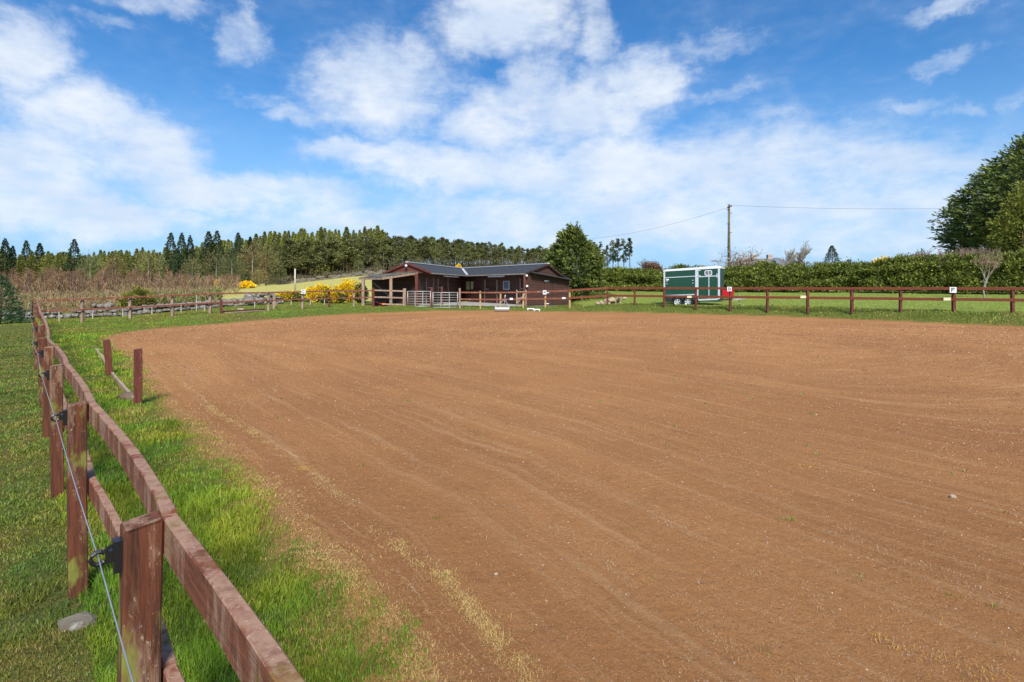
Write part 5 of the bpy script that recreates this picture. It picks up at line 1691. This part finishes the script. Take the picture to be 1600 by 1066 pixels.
bush('juniper_bush', 221, 450, 474, 34, 38, (0.15, 0.16, 0.035), (0.28, 0.26, 0.05), .3, 'olive conifer shrub behind the stone wall, taller half', 3500, (.16, .03), .35, seed=11)
bush('juniper_bush', 200, 458, 474, 26, 37, (0.16, 0.165, 0.035), (0.27, 0.25, 0.05), .3, 'lower olive shrub leaning on the left of the taller one', 2200, (.16, .03), .35, seed=12)
bush('juniper_bush', 152, 462, 478, 0.1, 37, (0.08, 0.09, 0.02), None, 0, 'x', 3) if False else None
# layered dark conifer on the left picture edge
root = conifer('fir_tree', 3.2, 1.55, 0.1, 5200, (0.055, 0.10, 0.04), (0.085, 0.14, 0.05), (0.22, 0.028), 91, 6, 'leaf', power=.55, droop=-.15, tr=.06)
place(root, X(0, 27), 27, .4, (ZH(428, 27) - g1(X(0, 27), 27)) / 3.2, 'low dark fir with spreading branches left of the fence corner', 'tree')
# bushes by the big cypress and lawns
bush('cypress_bush', 1598, 300, 400, 95, 44.5, (0.16, 0.19, 0.035), (0.24, 0.25, 0.045), .35, 'lighter olive bush in front of the big cypress', 9000, (.22, .07), .3, seed=21, inner=.6, mat='leafy', tip=.3)


def cypress(name, px, pyt, wpx, Z, n, c, alt, label, leaf=(.55, .10), seed=1, lump=.22, tip=.45, zc_f=.45, depth=1.0):
    x = X(px, Z); g = g1(x, Z); h = ZH(pyt, Z) - g; r_ = wpx / F * Z / 2
    root = empty(name, (x, Z, g)); tag(root, label, 'tree')
    MB().tube([(0, 0, -.2), (0, 0, h * .9)], [.3, .05], 8).build('trunk', M['bark'], root, True)
    # branch tips: many small sprays around tips that stand out of a lumpy shell
    nt = n // 14
    u = rng.normal(0, 1, (nt, 3)); u /= np.linalg.norm(u, axis=1)[:, None]
    kk = 1 + lump * (n3(u * 3 + seed, 1.0, seed) - .5) * 2 + rng.normal(0, .03, nt)
    P = u * np.array([r_, r_ * depth, h * .53]) * kk[:, None] * (0.80 + 0.2 * rng.uniform(0, 1, (nt, 1)) ** .5)
    t = P[:, 2] / (h * .53); P[:, :2] *= ((1 - tip * np.clip(t, -.04, 1)) / np.where(t < 0, np.clip(np.sqrt(np.clip(1 - t * t, 0, 1)), .4, 1) ** .85, 1))[:, None]
    P[:, 2] += h * .5
    P[:, 2] = np.maximum(P[:, 2], .2)
    m = nt * 14
    ax = u * np.array([1, 1, .25]) + np.array([0, 0, .22]) + rng.normal(0, .2, (nt, 3)); ax /= np.linalg.norm(ax, axis=1)[:, None]
    along = rng.uniform(-.9, .9, (m, 1)) * leaf[0] * 1.3
    PP = np.repeat(P, 14, 0) + np.repeat(ax, 14, 0) * along + rng.normal(0, leaf[0] * .30, (m, 3)) * np.array([1, 1, .5])
    DD = np.repeat(ax, 14, 0) + rng.normal(0, .45, (m, 3))
    v, f = leaves(PP, DD, leaf[0], leaf[1], np.repeat(u, 14, 0) + np.array([0, 0, .5]))
    cc = np.repeat(lcol(nt, c, .3, alt, .4), 14, 0) * rng.uniform(.75, 1.25, (m, 1))
    mk('crown', v, f, M['leaf'], root, col=np.repeat(cc, 4, 0))
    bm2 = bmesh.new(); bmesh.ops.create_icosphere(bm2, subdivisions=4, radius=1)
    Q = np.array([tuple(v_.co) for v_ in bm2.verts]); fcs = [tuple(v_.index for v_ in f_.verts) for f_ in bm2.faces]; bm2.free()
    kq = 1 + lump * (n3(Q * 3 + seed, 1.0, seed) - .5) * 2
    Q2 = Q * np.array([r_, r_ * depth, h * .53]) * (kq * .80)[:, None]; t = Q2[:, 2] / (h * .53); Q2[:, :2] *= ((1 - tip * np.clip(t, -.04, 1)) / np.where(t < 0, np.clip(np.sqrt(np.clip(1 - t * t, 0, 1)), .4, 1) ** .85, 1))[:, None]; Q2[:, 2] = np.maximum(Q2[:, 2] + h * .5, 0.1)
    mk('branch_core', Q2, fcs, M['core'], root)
    return root


cypress('cypress_tree', 1712, 184, 372, 49, 76000, (0.090, 0.125, 0.026), (0.17, 0.205, 0.038), 'huge dark green cypress rising over the hedge at the right edge', (.42, .06), 5, .11, .50)
cypress('conifer_tree', 897, 364, 86, 51, 24000, (0.110, 0.145, 0.030), (0.19, 0.22, 0.042), 'large rounded conifer at the right end of the stable', (.28, .06), 8, .20, .45)


# hedge ----------------------------------------------------------------------
HP = [(928, 59, 421), (985, 57, 420), (1040, 54.5, 419), (1130, 51, 416), (1200, 49, 414), (1290, 46.5, 412), (1400, 43.5, 403), (1500, 41.5, 399), (1600, 39.5, 394), (1700, 37.5, 392)]
hx = np.array([X(a, b) for a, b, c in HP]); hy = np.array([b for a, b, c in HP]); ht = np.array([ZH(c, b) for a, b, c in HP])
sl = np.concatenate([[0], np.cumsum(np.hypot(np.diff(hx), np.diff(hy)))]); SL = sl[-1]
nt = 6800
s_ = rng.uniform(0, SL, nt)
cxh = np.interp(s_, sl, hx); cyh = np.interp(s_, sl, hy); tzh = np.interp(s_, sl, ht) + (fbm(s_ * .55, s_ * 0, 3, 4) - .5) * 1.1 - 0.33
gzh = gz(cxh, cyh)
dirx, diry = (hx[-1] - hx[0]) / SL, (hy[-1] - hy[0]) / SL; nx, ny = diry, -dirx
if ny > 0: nx, ny = -nx, -ny          # toward the lawn
ph = rng.uniform(0, 1, nt); top = ph > .72
v01 = rng.uniform(0, 1, nt)
bul = (fbm(s_ * .9, v01 * 3, 17, 3) - .5) * 1.5
offn = np.where(top, rng.uniform(-.9, .9, nt), 1.0 + bul + rng.normal(0, .08, nt)); hh_ = np.where(top, 1.0, 0.06 + v01 * .94)
P = np.stack([cxh + nx * offn, cyh + ny * offn, gzh + (tzh - gzh) * hh_ - np.where(~top, .25 * (v01 > .85), 0)], 1)
Dt = np.stack([nx * (1 - .6 * top) + rng.normal(0, .4, nt), ny * (1 - .6 * top) + rng.normal(0, .3, nt), .5 + .5 * top + rng.normal(0, .25, nt)], 1)
Dt /= np.linalg.norm(Dt, axis=1)[:, None]
m = nt * 14
PP = np.repeat(P, 14, 0) + np.repeat(Dt, 14, 0) * rng.uniform(-.28, .28, (m, 1)) + rng.normal(0, .085, (m, 3))
v, f = leaves(PP, np.repeat(Dt, 14, 0) + rng.normal(0, .5, (m, 3)), .20, .042, np.repeat(np.stack([nx * (1 - top), ny * (1 - top), .5 + top], 1), 14, 0))
cc = np.repeat(lcol(nt, (0.130, 0.165, 0.030), .3, (0.245, 0.27, 0.045), .45), 14, 0) * rng.uniform(.75, 1.25, (m, 1))
he = empty('hedge', (hx[4], hy[4], g1(hx[4], hy[4]))); tag(he, 'long dense evergreen hedge along the far side of the lawn', 'hedge')
ho = mk('foliage', v - np.array(he.location), f, M['leaf'], he, col=np.repeat(cc, 4, 0))
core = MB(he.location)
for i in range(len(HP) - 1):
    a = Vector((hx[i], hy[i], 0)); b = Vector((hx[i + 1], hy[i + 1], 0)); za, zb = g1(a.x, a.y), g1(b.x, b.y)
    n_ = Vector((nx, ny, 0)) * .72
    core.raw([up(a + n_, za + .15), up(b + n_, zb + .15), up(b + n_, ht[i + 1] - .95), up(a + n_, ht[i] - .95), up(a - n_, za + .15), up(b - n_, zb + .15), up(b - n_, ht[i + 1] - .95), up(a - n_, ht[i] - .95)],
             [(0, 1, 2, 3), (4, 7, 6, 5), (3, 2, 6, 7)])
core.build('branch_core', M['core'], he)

# trees over the hedge ----------------------------------------------------------
def at_tree(px, Z): x = X(px, Z); return (x, Z, g1(x, Z))


PL = at_tree(1138, 56)
bare_tree('cherry_tree', PL, 4, ZH(386, 56) - PL[2], 1.6, (0.17, 0.125, 0.09), 'spreading cherry with sparse pale blossom behind the trailer', levels=5, r0=.16, fork=3, start=.22, up_=-.15, blossom=((0.50, 0.38, 0.28), 2, .11, .16), shrink=.86, tw=.012)
bpy.data.objects['cherry_tree'].scale = (1.45, 1.2, 1.0)
PL = at_tree(1243, 62)
bare_tree('bare_tree', PL, 9, ZH(375, 62) - PL[2], .42, (0.42, 0.38, 0.33), 'pale leafless slender tree over the hedge right of the house', levels=6, r0=.13, fork=3, start=.26, up_=.8, shrink=.74, tw=.010)
PL = at_tree(1266, 58)
bare_tree('bare_tree', PL, 12, ZH(393, 58) - PL[2], .62, (0.26, 0.20, 0.15), 'lower brown leafless round tree over the hedge', levels=6, r0=.13, fork=3, start=.25, up_=.4, shrink=.72, tw=.012)
PL = at_tree(1228, 60)
bare_tree('bare_tree', PL, 15, ZH(390, 60) - PL[2], .5, (0.40, 0.36, 0.31), 'small pale leafless tree at the right gable of the house', levels=6, r0=.1, fork=3, start=.25, up_=.6, shrink=.74, tw=.009)
PL = at_tree(1539, 35)
bare_tree('sapling', PL, 22, ZH(392, 35) - PL[2], .55, (0.33, 0.24, 0.16), 'young leafless tree with pale slim trunk in front of the hedge', levels=6, r0=.055, fork=3, start=.42, up_=.45, shrink=.62, tw=.005, bark='barkgrey')
PL = at_tree(1024, 56)
bare_tree('bare_bush', PL, 31, ZH(406, 56) - PL[2], .6, (0.14, 0.085, 0.06), 'reddish leafless bush poking over the hedge left of the trailer', 'bush', levels=6, r0=.08, fork=3, start=.25, up_=.5, shrink=.74, tw=.009, blossom=((0.15, 0.085, 0.05), 1, .10, .12))
BT = None
for k, (px, Z, py) in enumerate(((1400, 44, 396), (1425, 43.4, 390), (1450, 42.9, 386), (1478, 42.4, 384), (1503, 42.0, 382), (1528, 41.6, 380), (1556, 41.2, 382), (1580, 40.8, 388))):
    PL = at_tree(px, Z)
    if BT is None:
        BT = bare_tree('bare_shrub', PL, 41, 3.6, .6, (0.30, 0.21, 0.15), None, levels=6, r0=.06, fork=3, start=.22, up_=.5, shrink=.75, tw=.008); o = BT
    else: o = copy_tree(BT)
    place(o, PL[0], PL[1], k * 1.3, (ZH(py, Z) - PL[2]) / 3.6, 'leafless brown shrub on top of the hedge below the big cypress', 'shrub', 'leafless shrubs over the hedge')
# spruce over the hedge
r_ = conifer('spruce_tree', 6, 2.9, .4, 5200, (0.055, 0.085, 0.045), (0.09, 0.125, 0.06), (.30, .04), 71, 10, 'leaf', power=.85)
z62 = at_tree(1300, 55); place(r_, z62[0], z62[1], 0, (ZH(382.5, 55) - z62[2]) / 6, 'single dark spruce standing clear above the hedge', 'tree')
bush('shrub', 1331, 407, 418, 36, 50, (0.07, 0.10, 0.05), (0.14, 0.17, 0.10), .3, 'silvery green bush top behind the middle of the hedge', 2200, (.16, .04), .35, seed=31)
bush('shrub', 1432, 396, 410, 40, 52, (0.025, 0.05, 0.02), None, .3, 'dark bush top at the foot of the big cypress', 2200, (.2, .05), .35, seed=32)
# tall pines right of the round conifer
for k, (px, py, Z, ct, lab) in enumerate(((985, 372, 130, .55, 'lone thin pine at the right end of the tall group'), (975, 374, 132, .4, 'tall pine second from the right in the tall group'), (966, 373, 131, .4, 'tall pine third from the right in the tall group'),
                                       (957, 376, 133, .4, 'middle pine of the tall group'), (949, 384, 135, .35, 'shorter pine left of the middle of the tall group'), (938, 379, 137, .35, 'pine in the left half of the tall group'), (930, 378, 134, .3, 'pine just right of the round conifer'),
                                       (944, 389, 131, .4, 'lowest pine of the tall group'))):
    pr_ = pine('pine_tree', 13, ct, 1.25 if k == 0 else 1.6, 16, 200 + k, (0.075, 0.10, 0.045) if k % 2 == 0 else (0.15, 0.16, 0.06), (0.17, 0.19, 0.08), 70)
    PL = at_tree(px, Z); place(pr_, PL[0], PL[1], k, (ZH(py, Z) - PL[2]) / 13, lab, 'tree')

# house beyond the hedge ----------------------------------------------------------
Zh = 95; hx0, hx1 = X(1165, Zh), X(1230, Zh); g = g1(hx0, Zh)
HO = ((hx0 + hx1) / 2, Zh, g); hs = empty('house', HO); tag(hs, 'house with grey slate roof and two chimneys beyond the hedge', 'house')
ez, rz_ = ZH(417, Zh), ZH(403, Zh)
mb = MB(HO); mb.box(((hx0 + hx1) / 2, Zh + 3, (g + ez) / 2), (hx1 - hx0, 6, ez - g))
mb.wall([(hx1, Zh, ez), (hx1, Zh + 6, ez), (hx1, Zh + 3, rz_ - .1)], .2).wall([(hx0, Zh + 6, ez), (hx0, Zh, ez), (hx0, Zh + 3, rz_ - .1)], .2); mb.build('wall', M['harl'], hs)
mb = MB(HO); mb.slab([(hx0 - .2, Zh - .2, ez), (hx1 + .2, Zh - .2, ez), (hx1 + .2, Zh + 3, ZH(401.5, Zh)), (hx0 - .2, Zh + 3, ZH(405, Zh))], .15)
mb.slab([(hx0 - .2, Zh + 3, rz_), (hx1 + .2, Zh + 3, rz_), (hx1 + .2, Zh + 6.2, ez), (hx0 - .2, Zh + 6.2, ez)], .15); rfh = mb.build('roof', M['slate'], hs)
for px in (1189, 1215):
    x = X(px, Zh); c = MB(HO).box((x, Zh + 3, ZH(401, Zh)), (.75, .7, 1.0)).box((x, Zh + 3, ZH(398.3, Zh)), (.9, .8, .1)).build('chimney', M['harl'], rfh)
    MB(HO).tube([(x - .2, Zh + 3, ZH(398.5, Zh)), (x - .2, Zh + 3, ZH(396, Zh))], .11, 8).tube([(x + .2, Zh + 3, ZH(398.5, Zh)), (x + .2, Zh + 3, ZH(396.5, Zh))], .11, 8).build('chimney_pots', M['slate'], rfh)
px0 = X(1215, Zh); MB(HO).slab([(px0, Zh + .2, ez + .5), (X(1222, Zh), Zh + .2, ez + .5), (X(1222, Zh), Zh + 1.4, ez + 1.6), (px0, Zh + 1.4, ez + 1.6)], .12).build('skylight', M['glassgrey'], rfh)

# utility pole and wires -------------------------------------------------------------
Zp = 58; x = X(1139, Zp); g = g1(x, Zp); zt = ZH(319.5, Zp)
up_o = empty('utility_pole', (x, Zp, g)); tag(up_o, 'tall weathered wooden utility pole standing behind the trailer', 'pole')
MB((x, Zp, g)).tube([(x + .05, Zp, g - .2), (x, Zp, (g + zt) / 2), (x, Zp, zt)], [.17, .145, .115], 12).build('shaft', M['polewood'], up_o, True)
for k, dz in enumerate((.25, .55, .9, 2.0, 2.9, 4.4)):
    s_1 = -1 if k % 2 else 1
    MB((x, Zp, g)).beam((x, Zp - .1, zt - dz), (x + s_1 * .28, Zp - .1, zt - dz), .03, .05).build('step_iron', M['rubber'], up_o)
MB((x, Zp, g)).beam((x - .25, Zp - .13, zt - .38), (x + .25, Zp - .13, zt - .12), .05, .08).build('bracket', M['rubber'], up_o)
for (pts, lab) in (([(x - .2, Zp, ZH(325, Zp)), (X(925, 75), 75, ZH(373, 75)), (X(870, 82), 82, ZH(381, 82))], 'overhead wire falling left from the utility pole to the conifer'),
                   ([(x + .2, Zp, ZH(321, Zp)), (X(1475, 55), 55, ZH(326, 55)), (X(1560, 54), 54, ZH(325, 54))], 'overhead wire running right from the utility pole to the big cypress')):
    a, b, c = [Vector(p) for p in pts]; pl = []
    for k in range(13):
        t_ = k / 12; p_ = a.lerp(b, t_); p_.z -= .45 * 4 * t_ * (1 - t_) * (1 if lab.endswith('conifer') else .35); pl.append(p_)
    pl.append(c)
    o = MB(a).tube(pl, .010, 5).build('overhead_wire', M['rubber']); o.location = a; tag(o, lab, 'wire')
# pale pole in the field
Zp = 70; x = X(461, Zp); g = g1(x, Zp)
o = MB((x, Zp, g)).tube([(x, Zp, g - .2), (x, Zp, ZH(420, Zp))], [.11, .09], 8).build('field_pole', M['barkpale'], None, True); o.location = (x, Zp, g)
tag(o, 'pale bare pole standing in the field behind the gorse', 'pole')

# ------------------------------------------------------------------ walls of stone
def stone_wall(name, path, h, mat, label, sz=.22, seed=0):
    """path: (px, depth)"""
    rnd = random.Random(seed)
    pts = [Vector((X(a, b), b)) for a, b in path]
    O = Vector((pts[0].x, pts[0].y, g1(*pts[0])))
    mb = MB(O)
    for a, b in zip(pts[:-1], pts[1:]):
        L = (b - a).length; d = (b - a).normalized(); n_ = Vector((d.y, -d.x))
        rows = max(2, int(h / (sz * .8)))
        for rI in range(rows):
            s = rnd.uniform(0, sz)
            while s < L:
                w_ = rnd.uniform(.6, 1.5) * sz
                p_ = a + d * (s + w_ / 2); gg = g1(p_.x, p_.y)
                hh = h * (0.75 + 0.5 * mnoise.noise(Vector((p_.x * .5, p_.y * .5, 0))))
                z_ = gg + (rI + .4) / rows * h
                if z_ < gg + hh:
                    for sd_ in ((-1, 1) if sz < .5 else (0,)):
                        q_ = p_ + n_ * sd_ * rnd.uniform(.08, .16)
                        stone_mesh(mb, (q_.x, q_.y, z_ + rnd.uniform(-.07, .07) * sz * 3), (w_ * .55, rnd.uniform(.12, .2), sz * rnd.uniform(.25, .5)), rnd.randint(0, 9999), math.atan2(d.y, d.x) + rnd.uniform(-.2, .2))
                s += w_
    o = mb.build(name, mat); o.location = O
    tag(o, label, 'wall')


stone_wall('stone_wall', [(-60, 31), (0, 31.5), (60, 32.5), (129, 33.5), (200, 34.5), (270, 36), (330, 38), (390, 39.5), (434, 41)], .80, M['stone'], 'low tumbledown drystone wall behind the end fence', .30, 1)
stone_wall('field_wall', [(428, 141), (470, 143), (520, 145), (565, 148), (600, 150)], 1.0, M['stonedull'], 'long field wall along the top of the pale field', .9, 2)
bx_ = at_tree(389, 38.6)
stone('boulder', bx_[0], bx_[1], (.34, .28, .34), 44, M['stone'], 'big pointed grey boulder on the drystone wall', 'boulder', -.25)
stone('boulder', *at_tree(407, 39)[:2], (.25, .2, .22), 45, M['stone'], 'smaller grey boulder right of the pointed one', 'boulder', -.2)
stone('stone_slab', *at_tree(376, 34.5)[:2], (.20, .16, .05), 46, M['stonewarm'], 'flat pale stone in the grass behind the fallen rail', 'stone', .1)
# stone pile by the fence
random.seed(3)
root = empty('stone_pile', at_tree(958, 42)); tag(root, 'heap of pale stones on the grass right of the conifer', 'stones')
mb = MB(root.location)
for i in range(30):
    px = random.gauss(957, 9); Z = random.uniform(41.5, 42.6); x = X(px, Z); g = g1(x, Z)
    lim = ZH(460 + abs(px - 966) * .5, Z) - g; zz = random.uniform(0, max(lim, .1))
    s = random.uniform(.13, .24); stone_mesh(mb, (x, Z, g + zz * .85), (s, s * .8, s * .65), i + 300, random.uniform(0, 3))
mb.build('stones', M['stonewarm'], root)
for (px, Z, s) in ((934, 40.6, .17), (941, 40.8, .14)): stone('stone', X(px, Z), Z, (s, s * .8, s * .7), int(px), M['stonewarm'], 'loose pale stone lying left of the stone heap' if px < 938 else 'small stone between the loose stone and the heap', 'stone', .1)

# white electric fence stakes --------------------------------------------------------
sp = None
for (px, pt, pb, Z) in ((33, 492, 508, 28.5), (92.5, 484, 504, 28.3), (145, 487, 499, 31), (192, 483, 496, 31.5), (237.5, 480, 492, 32.5), (283, 477.5, 489.5, 33.5), (307, 461, 480, 35), (319.7, 477, 487, 33.8), (398, 470, 481, 36), (430, 468, 476, 38.3), (455, 468, 476, 38.5), (485, 467, 477, 39.5), (507, 467, 477, 40)):
    x = X(px, Z); zt = ZH(pt, Z); g = g1(x, Z)
    if sp is None:
        sp = empty('fence_stake', (x, Z, g)); MB().box((0, 0, .45), (.045, .035, 1.1)).build('shaft', M['barkpale'], sp); MB().tube([(0, -.05, .93), (0, .03, .93)], .02, 6).build('clip', M['white'], sp); o = sp
    else: o = copy_tree(sp)
    o.location = (x, Z, min(g, zt - .3)); o.scale = (1, 1, max(.3, (zt - min(g, zt - .3))) / 1.0)
    tag(o, 'thin pale electric fence stake in front of the drystone wall', 'stake', 'electric fence stakes before the wall')

# dock weed bottom left
x, y = -1.62, 1.98
for (x, y, nl, s, lab) in ((X(14, 2.07), 2.07, 4, 1.0, 'broad leaved dock weed in the pasture at the lower left corner'), (X(42, 2.25), 2.25, 7, .5, 'small pale thistle in the pasture right of the dock weed')):
    g = g1(x, y); root = empty('weed', (x, y, g)); tag(root, lab, 'weed')
    mb = MB(); 
    for k in range(nl):
        a = k * 2.4 + .6; d = Vector((math.cos(a), math.sin(a), 0)); sd_ = Vector((-d.y, d.x, 0)); Lf = .11 * s * random.uniform(.8, 1.2)
        prev = None
        for j in range(6):
            t_ = j / 5; c_ = d * Lf * t_ + Vector((0, 0, .012 + .045 * s * math.sin(t_ * 2.2))); w_ = .032 * s * math.sin(math.pi * min(.98, t_ * .85 + .13))
            cur = [c_ - sd_ * w_, c_ - Vector((0, 0, .004)), c_ + sd_ * w_]
            if prev: mb.raw(prev + cur, [(0, 1, 4, 3), (1, 2, 5, 4)])
            prev = cur
    mb.build('leaf_rosette', plain('dock leaf', (0.07, 0.13, 0.03) if s > .8 else (.22, .28, .16), .5, 0, .25, 30), root, True)

# remove prototypes that were never placed
for p_ in LARCH + SPRUCE + PINE + BIRCH + BUSHT:
    if p_.name in bpy.data.objects and p_.name not in used:
        for c in list(p_.children): bpy.data.objects.remove(c)
        bpy.data.objects.remove(p_)
